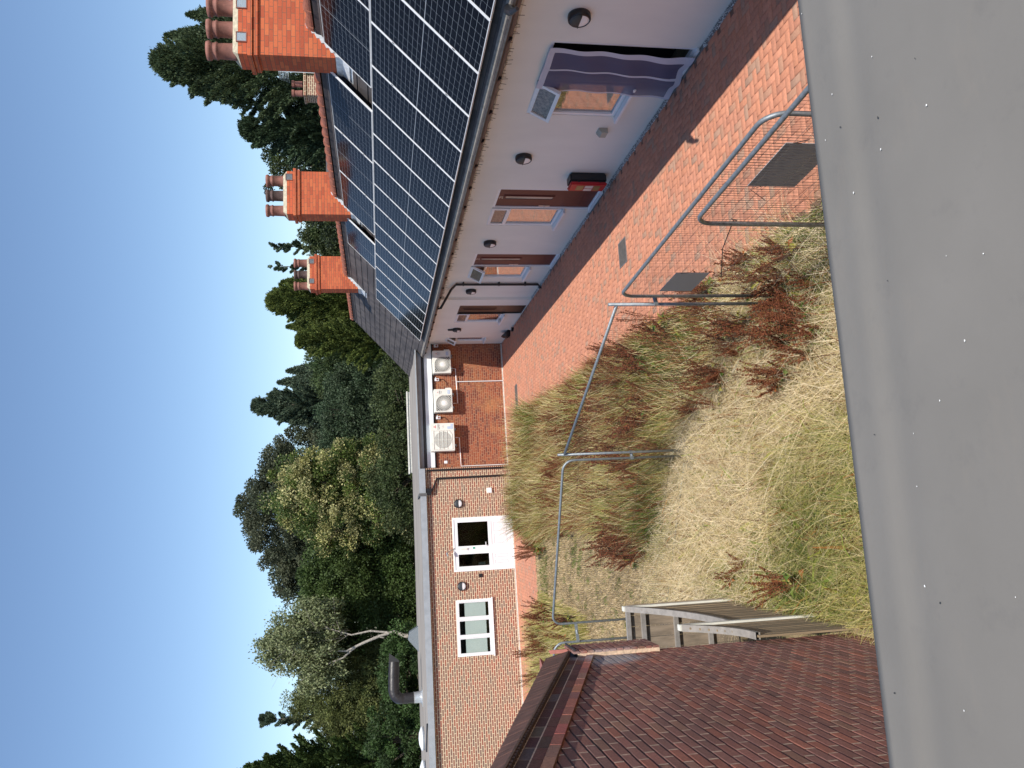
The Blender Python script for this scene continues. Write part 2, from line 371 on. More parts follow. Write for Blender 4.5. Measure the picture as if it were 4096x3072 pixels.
yy = -28.3
while yy < 3.5:
    MB().prism([(-0.57, 2.96), (-0.47, 2.97), (-0.47, 2.855), (-0.50, 2.86)], yy, yy + 0.045, 'x').build('gutter_bracket', black_pl, terr); yy += 0.92
dp = MB().tube([(-21.95, -0.515, 2.93), (-21.95, -0.50, 2.80), (-21.60, -0.06, 2.52), (-21.08, -0.06, 2.42), (-21.08, -0.06, 0.10), (-21.12, -0.16, 0.03)], 0.036, 10)
for z in (2.2, 1.2, 0.45): dp.tube([(-21.08, -0.06, z), (-21.08, -0.06, z + 0.04)], 0.046, 10).box(-21.15, -21.01, -0.04, -0.002, z, z + 0.04)
dp.build('downpipe', black_pl, terr)
# icicle style light string pinned under the gutter
ls = MB(); x = -28.2; pts = []
while x < 3.0:
    z = 2.73 + random.uniform(-0.014, 0.014); pts.append((x, -0.04, z))
    if random.random() < 0.75:
        ls.tube([(x, -0.04, z), (x + random.uniform(-.02, .02), -0.04, z - random.uniform(0.03, 0.10))], 0.0045, 3, False)
    x += random.uniform(0.035, 0.16)
ls.tube(pts, 0.0045, 4, False)
tag(ls.build('light_string', black_pl, None, (6.4, 0, 0), TR), 'thin black light string drooping along the top of the white wall under the gutter', 'light string')
# unseen hook shape, added only to cast a spiky shadow on the paving
MB().tube([(-8.25, -0.50, 2.98), (-8.20, -0.62, 3.02), (-8.02, -0.76, 3.03), (-7.86, -0.84, 3.0)], [0.07, 0.07, 0.04, 0.02], 8).build('shadow_hook', black_pl, terr)

# doors and windows of the terrace (in the terrace frame)
def tdoor(a, b, num=None, glass=True, y=0.0, mat=doorred, ztop=2.16, opened=False):
    x0, x1 = -b, -a
    fr = MB().frame(x0, x1, 0.02, ztop, 0.055, y + 0.012, y + 0.08).build('door_frame', upvc, terr)
    MB().box(x0 - 0.02, x1 + 0.02, y - 0.06, y + 0.02, 0.014, 0.05).build('threshold', upvc, fr)
    if opened: return
    d = MB().box(x0 + 0.058, x1 - 0.058, y + 0.035, y + 0.075, 0.078, ztop - 0.058)
    d.box(x0 + 0.2, x1 - 0.2, y + 0.03, y + 0.04, 0.30, 0.312)
    dr = d.build('door', mat, terr)
    xm = (x0 + x1) / 2 + 0.02
    MB().frame(xm - 0.10, xm + 0.10, 0.92, 1.98, 0.035, y + 0.018, y + 0.036).build('glazing_bead', mat, dr)
    MB().box(xm - 0.064, xm + 0.064, y + 0.028, y + 0.0345, 0.956, 1.944).build('door_glass', plain('frosted_glass', (0.30, 0.30, 0.26), 0.15, var=0.25, vs=4), dr)
    h = MB().box(x0 + 0.085, x0 + 0.12, y + 0.022, y + 0.034, 0.93, 1.17).tube([(x0 + 0.1, y + 0.034, 1.05), (x0 + 0.1, y - 0.025, 1.05), (x0 + 0.21, y - 0.025, 1.05)], 0.009, 8)
    h.build('door_handle', silver, dr)
    if num: text('door_number', num, 0.12, silver, dr, (xm - 0.02, y + 0.034, 2.03), (R(90), 0, 0))
def twin(a, b, z, y=0.0, openlight=False, ztop=2.16, curt=netcurt):
    x0, x1 = -b, -a; zt = ztop - 0.40
    fr = MB().frame(x0, x1, z, ztop, 0.065, y + 0.012, y + 0.075).box(x0 + 0.065, x1 - 0.065, y + 0.012, y + 0.075, zt - 0.03, zt + 0.03).build('window_frame', upvc, terr)
    MB().box(x0 - 0.06, x1 + 0.02, y - 0.10, y + 0.012, z - 0.045, z).build('window_sill', upvc, fr, bevel=0.006)
    MB().box(x0 + 0.066, x1 - 0.066, y + 0.045, y + 0.051, z + 0.066, zt - 0.031).build('window_pane', pane, fr)
    cu = MB(); k = 60; L = (x1 - x0 - 0.14)
    vs = []; 
    for i in range(k + 1):
        xx = x0 + 0.07 + L * i / k; yy_ = y + 0.12 + 0.016 * math.sin(i * 1.1) + 0.008 * math.sin(i * 2.7)
        vs += [(xx, yy_, z + 0.05), (xx, yy_, ztop - 0.06)]
    cu.add(vs, [(2 * i, 2 * i + 2, 2 * i + 3, 2 * i + 1) for i in range(k)])
    cu.build('net_curtain', curt, fr)
    # top light
    hx0, hx1 = x0 + 0.05, x1 - 0.05; hh = 0.40
    e = bpy.data.objects.new('top_light', None)
    mb = MB().frame(hx0, hx1, -0.385, 0.0, 0.058, -0.012, 0.04)
    tl = mb.build('top_light', upvc, fr, (0, y + 0.01, ztop - 0.02), (R(-28 if openlight else 0), 0, 0))
    MB().box(hx0 + 0.058, hx1 - 0.058, 0.01, 0.016, -0.328, -0.058).build('top_light_pane', obscure, fr, (0, y + 0.01, ztop - 0.02), (R(-28 if openlight else 0), 0, 0))
    if openlight:
        pass
tdoor(*DOORS[0], opened=True); tdoor(*DOORS[1], num='21'); tdoor(*DOORS[2], num='22')
twin(*WINS[0], openlight=True); twin(*WINS[1]); twin(*WINS[2], openlight=True)
dkdoor = plain('dark_door', (0.035, 0.018, 0.014), 0.4, var=0.2)
fr3 = MB().frame(-24.28, -23.24, 0.02, 2.10, 0.05, -0.06, 0.0).build('door_frame', black_pl, terr)
d3 = MB().box(-24.23, -23.29, -0.035, 0.0, 0.07, 2.05).build('door', dkdoor, terr)
MB().frame(-23.9, -23.7, 0.9, 1.95, 0.03, -0.05, -0.036).build('glazing_bead', dkdoor, d3)
twin(24.28, 25.36, 0.60, y=-0.08, ztop=2.10)
twin(27.62, 28.22, 0.76, y=-0.08, openlight=True, ztop=2.18, curt=plain('dark_curtain', (0.10, 0.07, 0.07), 0.9))
sc = MB().tube([(-24.9, -0.09, 0.62), (-24.9, -0.16, 0.62)], 0.05, 8).tube([(-24.9, -0.15, 0.67), (-24.9, -0.15, 0.62)], 0.06, 10)
tag(sc.build('windowsill_ornament', plain('ornament_grey', (0.4, 0.4, 0.4), 0.6), None, (6.4, 0, 0), TR), 'small grey round ornament on the white windowsill beside the dark door', 'ornament')

# chimneys
def chimney(yw, dark=False, vents=((0.19, 1), (1.0, 1)), soot=()):
    # world X 8.1..9.3 -> local y 1.7..2.9 ; world Y yw..yw+0.5
    x1, x0 = -yw, -(yw + 0.5); a, b = 1.7, 2.9
    c = MB().box(x0, x1, a, b, 4.6, 6.55)
    c.box(x0 - 0.035, x1 + 0.035, a - 0.035, b + 0.035, 6.565, 6.64)
    c.box(x0 - 0.01, x1 + 0.01, a - 0.01, b + 0.01, 6.55, 6.66)
    c.box(x0 - 0.06, x1 + 0.06, a - 0.06, b + 0.06, 6.655, 6.73)
    c.box(x0, x1, a, b, 6.73, 6.90)
    ch = c.build('chimney', chimbrick, terr)
    fl = MB(); fl.add([(x0, a, 6.90), (x1, a, 6.90), (x1, b, 6.90), (x0, b, 6.90), (x0 + .09, a + .09, 7.0), (x1 - .09, a + .09, 7.0), (x1 - .09, b - .09, 7.0), (x0 + .09, b - .09, 7.0)],
                      [(0, 1, 5, 4), (1, 2, 6, 5), (2, 3, 7, 6), (3, 0, 4, 7), (4, 5, 6, 7)]).build('flaunching', flaunch, ch)
    for i, yy in enumerate((0.17, 0.59, 1.01)):
        H = 0.50
        pr = [(0.150, 0), (0.150, 0.02), (0.142, 0.05), (0.135, 0.30), (0.152, 0.315), (0.156, 0.335), (0.140, 0.355), (0.138, 0.41), (0.165, 0.43), (0.170, 0.46), (0.158, H), (0.118, H), (0.112, H - 0.05), (0.11, 0.1)]
        m = potclay if not (i in soot) else plain('sooty_clay', (0.09, 0.055, 0.05), 0.85, var=0.4, vs=8)
        o = MB().lathe(pr, ((x0 + x1) / 2, a + yy + 0.01, 6.96), 22).build('chimney_pot', m, ch); o.data.shade_smooth()
    for yy, k in vents:
        v = MB().frame(0, 0.17, 0, 0.17, 0.014, -0.02, 0.0)
        # vents sit on the -Y face, i.e. local x = x1 plane: build directly
        y0 = a + yy - 0.085; q = MB()
        q.box(x1 + 0.0, x1 + 0.028, y0, y0 + 0.19, 6.745, 6.76).box(x1, x1 + 0.028, y0, y0 + 0.19, 6.915, 6.93)
        q.box(x1, x1 + 0.028, y0, y0 + 0.015, 6.76, 6.915).box(x1, x1 + 0.028, y0 + 0.175, y0 + 0.19, 6.76, 6.915)
        av = q.build('air_vent', potclay, ch)
        q = MB()
        for t in range(9): q.box(x1 + 0.002, x1 + 0.018, y0 + 0.015 + t * 0.018, y0 + 0.027 + t * 0.018, 6.76, 6.915)
        for t in range(5): q.box(x1 + 0.003, x1 + 0.020, y0 + 0.015, y0 + 0.175, 6.772 + t * 0.032, 6.776 + t * 0.032)
        q.build('vent_grille', silver if not dark else galv, av)
    # stepped lead flashing on the sunlit face
    q = MB(); s0 = 0
    for t in range(7):
        yl = a + 0.0 + t * 0.090; zr = EZ + (yl - EY) * math.tan(PT) + 0.02
        zt = zr + 0.17
        q.prism([(yl - 0.01, zr - 0.03), (yl + 0.10, zr + 0.07), (yl + 0.085, zr + 0.17), (yl + 0.0, zr + 0.135)], x1 + 0.002, x1 + 0.012 + 0.001 * t, 'x')
    q.box(x0 - 0.02, x1 + 0.1, a - 0.16, a - 0.012, 5.0, 5.008)
    q.prism([(a - 0.18, EZ + (a - 0.18 - EY) * math.tan(PT) + 0.035), (a + 0.0, EZ + (a - EY) * math.tan(PT) + 0.035), (a - 0.01, EZ + (a - EY) * math.tan(PT) + 0.16), (a - 0.03, EZ + (a - 0.02 - EY) * math.tan(PT) + 0.06)], x0 - 0.05, x1 + 0.05, 'x')
    q.build('lead_flashing', lead, ch)
    return ch
chimney(13.1, vents=((0.30, 1), (0.94, 1)))
chimney(20.47, dark=True, vents=((1.02, 1),), soot=(1,))
chimney(27.45, dark=True, vents=((0.28, 1), (1.0, 1)), soot=(1,))

# ------------------------------------------------------------------ solar panels
def panel(wd, ln, label, loc, portrait=True):
    t = thing('solar_panel', label, 'solar panel', loc, (P, 0, R(-90)), 'solar panels on the slate roof')
    f = 0.016
    MB().box(0, f, 0, ln, -0.03, 0.006).box(wd - f, wd, 0, ln, -0.03, 0.006).box(f, wd - f, 0, 0.010, -0.03, 0.004).box(f, wd - f, ln - 0.008, ln, -0.03, 0.004).build('panel_frame', alu, t)
    MB().box(f, wd - f, 0.014, ln - 0.014, -0.02, 0.0).build('panel_glass', cells, t)
    if portrait: MB().box(f, wd - f, ln / 2 - 0.005, ln / 2 + 0.005, -0.001, 0.0012).build('centre_strip', stripm, t)
    else: MB().box(wd / 2 - 0.004, wd / 2 + 0.004, 0.014, ln - 0.014, -0.001, 0.0012).build('centre_strip', stripm, t)
    MB().box(-0.012, 0.012, ln * 0.22, ln * 0.22 + 0.04, -0.03, 0.008).box(-0.012, 0.012, ln * 0.76, ln * 0.76 + 0.04, -0.03, 0.008).build('clamp', black_pl, t)
    return t
ORD = ['nearest', 'second', 'third', 'fourth', 'fifth', 'sixth', 'seventh', 'eighth', 'ninth', 'tenth', 'eleventh', 'twelfth', 'thirteenth', 'fourteenth', 'fifteenth', 'farthest']
PX, PZ = 5.85, 3.201
pitch = 1.163; proto = None; e0 = 25.97
k = 0
for i in range(15, -1, -1):
    ynear = e0 - (i + 1) * pitch; lab = '%s upright solar panel from the near end of the lower row' % ORD[k] if k < 15 else 'farthest upright solar panel, at the far end of the lower row'
    loc = (PX, ynear + 1.147, PZ)
    if proto is None: proto = panel(1.147, 2.045, lab, loc)
    else: dup(proto, loc, None, lab)
    k += 1
up = None; ux, uz = PX + cp * 2.065, PZ + sp_ * 2.065
labs = ['flat-laid upper solar panel cut off by the edge of the photo', 'flat-laid solar panel of the upper row directly below the nearest and largest chimney',
        'flat-laid upper solar panel just past the nearest chimney, half in its blue shadow', 'middle one of the three flat-laid panels between the two nearer chimneys', 'flat-laid upper solar panel just before the middle chimney',
        'single flat-laid solar panel past the middle chimney, last of the upper row']
for (y0, lab) in zip((8.50, 10.62, 13.56, 15.70, 17.84, 20.72), labs):
    loc = (ux, y0 + 2.12, uz)
    if up is None: up = panel(2.12, 1.13, lab, loc, False)
    else: dup(up, loc, None, lab)

# ------------------------------------------------------------------ wall lights
def wall_light(label, loc, rz):
    t = thing('wall_light', label, 'wall light', loc, (0, 0, rz), 'round two-tone bulkhead lights')
    MB().lathe([(0.0, 0.0), (0.150, 0.0), (0.154, -0.03), (0.152, -0.075), (0.135, -0.095), (0.128, -0.095), (0.128, -0.08), (0, -0.08)], (0, 0, 0), 32, 'y').build('light_base', black_pl, t).data.shade_smooth()
    def half(s0, s1, r, yb, n=16):
        q = MB(); vs = [(0, yb, 0)]; fs = []
        rings = [(1.0, 0.0), (0.8, -0.012), (0.45, -0.02), (0.0, -0.024)]
        o = []
        for fr_, dy in rings[:-1]:
            o.append(len(vs)); vs += [(r * fr_ * math.cos(s0 + (s1 - s0) * k / n), yb + dy, r * fr_ * math.sin(s0 + (s1 - s0) * k / n)) for k in range(n + 1)]
        for a in range(2):
            for k in range(n): fs.append((o[a] + k, o[a] + k + 1, o[a + 1] + k + 1, o[a + 1] + k))
        vs[0] = (0, yb - 0.024, 0)
        for k in range(n): fs.append((o[2] + k, o[2] + k + 1, 0))
        return q.add(vs, fs)
    half(R(180), R(360), 0.128, -0.084).build('diffuser', plain('opal_diffuser', (0.80, 0.80, 0.80), 0.3, var=0.02), t)
    half(0, R(180), 0.131, -0.090).box(-0.128, 0.128, -0.112, -0.09, -0.004, 0.004).build('eyelid', plain('graphite_cover', (0.03, 0.035, 0.04), 0.5), t)
    return t
l0 = wall_light('black and white round wall light near the window with the curtained door, nearest of all', (6.4, 9.10, 1.92), R(-90))
for y, xx, lab in ((13.24, 6.4, 'round wall light on the white wall above the grey vent box and red cabinet'), (17.79, 6.4, 'round wall light on the white wall between doors 21 and 22'),
                   (21.84, 6.4, 'round wall light on the white wall just past the black downpipe'), (26.56 * .9875, 6.32, 'farthest round wall light on the white wall, beside a small black box')):
    dup(l0, (xx, y, 1.92), None, lab)

# ------------------------------------------------------------------ far brick building
A = R(3.1); ca, sa = math.cos(A), math.sin(A)
BR = (0, 0, A)
# local frame origin at the corner with the terrace, x to the right, so s runs to -x
bb = thing('brick_building', 'single storey brick building with flat felt roof across the far end', 'building', (6.4, 28.78, 0), BR)
MOFF = -0.387
EO = -0.12
wl = wall_holes(-4.72, 0.0, -0.1, 3.06, [])
MB().add([(x, y + EO, z) for x, y, z in wl.v], wl.f).build('wall', extbrick, bb)
mw = wall_holes(-22.0, -4.72, -0.1, 3.06, [(-8.35, -6.5, 0.0, 2.17), (-11.16, -9.30, 0.93, 2.16)], 0.07)
MBm = MB(); MBm.add([(x, y + MOFF, z) for x, y, z in mw.v], mw.f)
MBm.add([(-4.72, MOFF, -0.1), (-4.72, 0.05, -0.1), (-4.72, 0.05, 3.06), (-4.72, MOFF, 3.06)], [(0, 1, 2, 3)])
MBm.build('wall', mainbrick, bb)
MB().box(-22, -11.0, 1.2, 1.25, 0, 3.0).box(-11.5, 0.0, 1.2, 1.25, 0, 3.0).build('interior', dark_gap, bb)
# roof
rfm = MB(); nx, ny = 60, 12; vs = []; fs = []
for j in range(ny + 1):
    for i in range(nx + 1):
        x = -22 + (22.3) * i / nx; yv = -0.52 + 6.75 * j / ny
        z = 3.235 + 0.012 * math.sin(x * 1.3 + j) * (0 < j < ny) + 0.01 * math.sin(x * 0.6 + 2)
        vs.append((x, yv, z))
for j in range(ny):
    for i in range(nx):
        a = j * (nx + 1) + i; fs.append((a, a + 1, a + nx + 2, a + nx + 1))
rfm.add(vs, fs); rfm.build('flat_roof', feltroof, bb).data.shade_smooth()
MB().box(-22, -5.66, -0.53, -0.485, 3.04, 3.25).box(-5.62, -4.74, -0.545, -0.485, 3.06, 3.275).box(-4.72, 0.42, -0.30, -0.25, 3.06, 3.275).box(-22, -4.73, -0.485, 6.2, 3.16, 3.21).box(-4.72, 0.3, -0.25, 6.2, 3.16, 3.21).build('roof_edge', greyboard, bb)
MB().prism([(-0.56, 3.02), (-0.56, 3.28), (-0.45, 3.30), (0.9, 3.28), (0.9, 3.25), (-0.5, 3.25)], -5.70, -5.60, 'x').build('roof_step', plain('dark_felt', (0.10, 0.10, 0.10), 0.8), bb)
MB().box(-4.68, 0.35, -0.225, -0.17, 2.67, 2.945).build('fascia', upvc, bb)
MB().box(-4.70, 0.35, -0.21, -0.125, 2.95, 3.04).build('soffit', plain('gutter_shadow', (0.05, 0.05, 0.055), 0.8), bb)  # dark strip: gutter shadow above the white fascia put into its colour
MB().box(-4.66, -0.02, EO - 0.03, EO - 0.001, 2.61, 2.665).build('black_strip', black_pl, bb)  # thin black strip along the wall just under the white fascia
MB().box(-4.72, -0.12, EO - 0.035, EO - 0.002, -0.02, 0.05).box(-22, -4.9, MOFF - 0.03, MOFF - 0.002, -0.02, 0.05).build('painted_plinth', whitekerb, bb)
pp = MB().tube([(-5.55, MOFF - 0.12, 3.02), (-5.55, MOFF - 0.12, 2.86), (-5.42, MOFF - 0.07, 2.78), (-5.10, MOFF - 0.05, 2.66), (-5.08, MOFF - 0.05, 0.05)], 0.036, 10)
pp.box(-5.66, -5.44, MOFF - 0.14, MOFF - 0.03, 2.86, 3.03)
pp.tube([(-4.80, MOFF - 0.05, 2.98), (-4.80, MOFF - 0.05, 0.08)], 0.034, 10)
pp.build('downpipe', black_pl, bb)
# double door
y = MOFF
df = MB().frame(-8.35, -6.5, 0.0, 2.17, 0.06, y - 0.02, y + 0.05).box(-7.66, -7.60, y - 0.015, y + 0.045, 0.06, 2.11).build('door_frame', upvc, bb)
def leaf(x0, x1, panels):
    q = MB().frame(x0, x1, 0.06, 2.10, 0.11, y - 0.005, y + 0.04).box(x0 + .11, x1 - .11, y - 0.005, y + 0.04, 0.80, 0.92).box(x0 + .11, x1 - .11, y + 0.008, y + 0.03, 0.17, 0.80)
    d = q.build('door', upvc, bb)
    MB().box(x0 + 0.11, x1 - 0.11, y + 0.015, y + 0.02, 0.92, 1.99).build('door_glass', darkpane, d)
    n = panels; wd = (x1 - x0 - 0.22) / n
    for i in range(n):
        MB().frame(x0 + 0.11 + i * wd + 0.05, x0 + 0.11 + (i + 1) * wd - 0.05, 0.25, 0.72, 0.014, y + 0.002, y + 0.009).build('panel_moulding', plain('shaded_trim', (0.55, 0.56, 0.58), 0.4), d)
    return d
lr = leaf(-7.60, -6.56, 2); ll = leaf(-8.29, -7.66, 2)
MB().tube([(-7.52, y - 0.01, 1.02), (-7.52, y - 0.06, 1.02), (-7.38, y - 0.06, 1.02)], 0.012, 8).box(-7.545, -7.50, y - 0.012, y - 0.003, 0.92, 1.12).build('door_handle', upvc, lr)
MB().box(-7.60, -7.54, y - 0.012, y - 0.006, 1.40, 1.48).build('exit_sticker', plain('green_sticker', (0.01, 0.30, 0.18), 0.5), lr)
MB().box(-7.62, -7.56, y - 0.06, y - 0.006, 1.68, 1.92).build('door_closer', cream_pl, lr)
tag(MB().tube([(-7.55, MOFF - 0.02, 2.13), (-7.62, MOFF - 0.10, 2.28), (-7.68, MOFF - 0.24, 2.40)], 0.012, 8).tube([(-7.68, MOFF - 0.24, 2.42), (-7.80, MOFF - 0.24, 2.38)], 0.03, 8).build('security_lamp', galv, None, (6.4, 28.78, 0), BR),
    'small grey arm lamp sticking out above the white double doors', 'lamp')
# things seen in the room behind the glass
tag(MB().tube([(-8.12, MOFF + 0.16, 1.05), (-8.12, MOFF + 0.16, 1.28)], [0.07, 0.05], 12).build('white_figure', upvc, None, (6.4, 28.78, 0), BR), 'small white ornament behind the glass of the left door leaf', 'ornament')
# triple window
wf = MB().frame(-11.16, -9.30, 0.93, 2.16, 0.07, y + 0.0, y + 0.05).box(-10.56, -10.49, y, y + 0.05, 1.0, 2.09).box(-9.97, -9.90, y, y + 0.05, 1.0, 2.09).build('window_frame', upvc, bb)
MB().box(-11.20, -9.26, y - 0.07, y + 0.0, 0.89, 0.93).build('window_sill', upvc, wf)
for x0, x1 in ((-11.09, -10.56), (-10.49, -9.97), (-9.90, -9.37)):
    MB().frame(x0 + 0.005, x1 - 0.005, 1.005, 2.085, 0.03, y - 0.008, y + 0.04).build('casement', upvc, wf)
    MB().box(x0 + 0.035, x1 - 0.035, y + 0.02, y + 0.025, 1.035, 2.055).build('window_pane', glassmat('clear_glass', (0.9, 0.93, 0.92), 0.03) if 'clear_glass' not in MATS else MATS['clear_glass'], wf)
    MB().box(x0 + 0.01, x1 - 0.01, y + 0.075, y + 0.08, 1.13, 1.86).build('blind', blind, wf)
# lights on the far wall
def bloc(s, off=0.0, z=0.0): return (6.4 - s * ca + (off) * (-sa) * -1 * -1, 28.78 - s * sa + off * ca, z)
def bl(s, off, z): return (6.4 + (-s) * ca - off * sa, 28.78 + (-s) * sa + off * ca, z)
dup(l0, bl(6.01, MOFF, 1.93), (0, 0, A), 'sunlit round wall light on the brick wall between the black pipe and white doors')
dup(l0, bl(8.84, MOFF, 1.93), (0, 0, A), 'sunlit round wall light on the brick wall between white doors and triple window')
tag(MB().box(-0.09, 0.09, -0.07, 0, -0.09, 0.09).build('junction_box', upvc, None, bl(5.59, MOFF, 0.80), (0, 0, A), bevel=0.012), 'square white junction box low on the brick wall in the tall grass', 'junction box')
tag(MB().box(-0.06, 0.06, -0.03, 0, -0.06, 0.06).frame(-0.06, 0.06, -0.06, 0.06, 0.012, -0.036, -0.03).build('key_box', black_pl, None, bl(8.52, MOFF, 1.25), (0, 0, A)), 'small square black box on the brick wall left of the white doors', 'key box')
tag(MB().box(-0.05, 0.05, -0.03, 0, -0.06, 0.06).build('small_white_box', upvc, None, bl(4.49, EO, 2.28), (0, 0, A), bevel=0.008), 'little white box high on the brick wall beside the black pipe', 'junction box')

# air conditioning units
logo_red = plain('logo_red', (0.55, 0.01, 0.03), 0.5); inkgrey = plain('ink_grey', (0.06, 0.06, 0.07), 0.6); lblue = plain('pale_blue_label', (0.42, 0.52, 0.66), 0.5, var=0.05)
def ac_common(t, w_, z0, h_, d_=0.30, off=-0.36):
    MB().box(-w_, 0, off, off + d_, z0, z0 + h_).build('casing', cream_pl, t, bevel=0.015)
    for xx in (-w_ * 0.22, -w_ * 0.80):
        MB().box(xx - 0.02, xx + 0.02, off + 0.02, 0.0, z0 - 0.045, z0 - 0.012).box(xx - 0.02, xx + 0.02, -0.03, 0.0, z0 - 0.10, z0 + 0.25).build('bracket', galv, t)
        MB().tube([(xx, off + 0.05, z0 - 0.07), (xx, off + 0.05, z0)], 0.022, 8).build('foot', black_pl, t)
def badge(t, x, z, s, off):
    q = MB()
    for an in (90, 210, 330):
        c, s_ = math.cos(R(an)), math.sin(R(an)); px, pz = -s_, c
        q.add([(x + 0, off - 0.003, z), (x + s * 0.5 * c + s * 0.29 * px, off - 0.003, z + s * 0.5 * s_ + s * 0.29 * pz), (x + s * c, off - 0.003, z + s * s_), (x + s * 0.5 * c - s * 0.29 * px, off - 0.003, z + s * 0.5 * s_ - s * 0.29 * pz)], [(0, 1, 2, 3)])
    q.build('badge', logo_red, t)
def ac_small(label, s):
    t = thing('air_conditioner', label, 'air conditioner', bl(s, EO, 0), (0, 0, A), 'outdoor air conditioning units')
    z0, w_, h_, off = 1.97, 0.85, 0.67, -0.36
    ac_common(t, w_, z0, h_); cx_, cz_, rr = -0.52, z0 + 0.32, 0.275
    # rounded square grille: circle with two square corners (top-left kept round)
    def outline(r, n=10):
        pts = []
        for an in range(0, 91, 90 // n): pts.append((cx_ + r * 0.35 + 0.65 * r * math.cos(R(an)), cz_ + r * .35 + 0.65 * r * math.sin(R(an)))) if False else None
        # right-top square, left-top round, left-bottom small round, right-bottom round
        pts += [(cx_ + r, cz_ + r * 0.0), ]
        for an in range(0, 91, 9): pts.append((cx_ + r * math.cos(R(an)), cz_ + r * math.sin(R(an))))
        pts.append((cx_ - r * 0.95, cz_ + r)); pts.append((cx_ - r, cz_ + r * 0.95))
        for an in range(180, 271, 9): pts.append((cx_ + r * math.cos(R(an)), cz_ + r * math.sin(R(an))))
        pts.append((cx_ + r * 0.95, cz_ - r)); pts.append((cx_ + r, cz_ - r * 0.95))
        return pts
    MB().prism(outline(rr), off - 0.004, off - 0.001, 'y').build('fan_opening', plain('fan_dark', (0.05, 0.05, 0.045), 0.8), t)
    q = MB()
    for k in range(36):
        an = R(k * 360 / 36 + 3); c, s_ = math.cos(an), math.sin(an)
        m = max(abs(c), abs(s_)); L = rr if (c * s_ > 0) else min(rr / m, rr * 1.32)
        r0 = 0.06; hw = 0.0075
        q.add([(cx_ + r0 * c - hw * s_, off - 0.008, cz_ + r0 * s_ + hw * c), (cx_ + r0 * c + hw * s_, off - 0.008, cz_ + r0 * s_ - hw * c), (cx_ + L * c + hw * s_, off - 0.008, cz_ + L * s_ - hw * c), (cx_ + L * c - hw * s_, off - 0.008, cz_ + L * s_ + hw * c)], [(0, 1, 2, 3)])
    q.build('fan_grille', cream_pl, t)
    MB().lathe([(0.0, -0.016), (0.066, -0.012), (0.07, 0.0)], (cx_, off - 0.002, cz_), 20, 'y').build('fan_hub', upvc, t)
    ol = outline(rr + 0.012); q = MB()
    q.tube([(a, off - 0.006, b) for a, b in ol] + [(ol[0][0], off - 0.006, ol[0][1])], 0.008, 6, False); q.build('grille_rim', cream_pl, t)
    MB().box(-0.225, -0.222, off - 0.002, off, z0 + 0.01, z0 + h_ - 0.01).build('seam', plain('seam_grey', (0.4, 0.39, 0.34), 0.7), t)
    badge(t, -0.12, z0 + h_ - 0.14, 0.032, off)
    text('brand_text', 'MITSUBISHI\nELECTRIC', 0.026, inkgrey, t, (-0.12, off - 0.003, z0 + h_ - 0.21), (R(90), 0, 0), 0.001)
    text('inverter_text', 'Inverter', 0.03, inkgrey, t, (-0.12, off - 0.003, z0 + h_ - 0.27), (R(90), 0, 0), 0.001)
    MB().box(-0.185, -0.045, off - 0.003, off - 0.001, z0 + 0.085, z0 + 0.175).build('energy_label', lblue, t)
    text('refrigerant_text', 'R32', 0.055, upvc, t, (-0.115, off - 0.005, z0 + 0.13), (R(90), 0, 0), 0.001)
    MB().prism([(off + 0.05, z0 + 0.04), (off + 0.20, z0 + 0.04), (off + 0.20, z0 + 0.24), (off + 0.05, z0 + 0.24)], 0.0, 0.05, 'x').build('valve_cover', cream_pl, t)
    q = MB()
    for k in range(16): q.box(-w_ - 0.004, -w_ - 0.0005, off + 0.04, off + 0.27, z0 + 0.04 + k * 0.037, z0 + 0.058 + k * 0.037)
    q.build('side_fins', plain('fin_grey', (0.12, 0.12, 0.11), 0.6), t)
    return t
a1 = ac_small('cream air conditioning unit nearest the terrace corner, its left edge over the shadow', 0.425)
dup(a1, bl(1.87, EO, 0), None, 'middle cream air conditioning unit with round spoked fan on the brick wall')
t = thing('air_conditioner', 'largest cream air conditioning unit with square fan guard and red badge, leftmost of three', 'air conditioner', bl(3.13, EO, 0), (0, 0, A), 'outdoor air conditioning units')
z0, w_, h_, off = 1.96, 1.0, 0.86, -0.40
ac_common(t, w_, z0, h_, 0.34, off)
MB().lathe([(0.0, -0.002), (0.305, -0.002), (0.305, 0.0)], (-0.61, off - 0.001, z0 + 0.42), 40, 'y').build('fan_opening', plain('fan_mid', (0.16, 0.16, 0.14), 0.8), t)
q = MB()
for k in range(25): 
    zz = z0 + 0.13 + k * 0.0245
    L = math.sqrt(max(0, 0.305 ** 2 - (zz - z0 - 0.42) ** 2)); q.box(-0.61 - L, -0.61 + L, off - 0.010, off - 0.004, zz, zz + 0.010)
for k in range(22):
    xx = -0.61 - 0.29 + k * 0.0276; L = math.sqrt(max(0, 0.305 ** 2 - (xx + 0.61) ** 2)); q.box(xx, xx + 0.006, off - 0.011, off - 0.005, z0 + 0.42 - L, z0 + 0.42 + L)
q.build('fan_grille', cream_pl, t)
q = MB()
for a, b in (((-0.95, 0.10), (-0.95, 0.76)), ((-0.95, 0.76), (-0.28, 0.76)), ((-0.28, 0.76), (-0.28, 0.20)), ((-0.95, 0.10), (-0.42, 0.10)), ((-0.42, 0.10), (-0.28, 0.20)), ((-0.95, 0.42), (-0.28, 0.42)), ((-0.95, 0.56), (-0.28, 0.56)), ((-0.95, 0.28), (-0.28, 0.28)), ((-0.61, 0.10), (-0.61, 0.76))):
    q.tube([(a[0], off - 0.02, z0 + a[1]), (b[0], off - 0.02, z0 + b[1])], 0.006, 6)
q.build('fan_guard', cream_pl, t)
MB().box(-0.262, -0.259, off - 0.002, off, z0 + 0.01, z0 + h_ - 0.01).build('seam', plain('seam_grey', (0.4, 0.39, 0.34), 0.7), t)
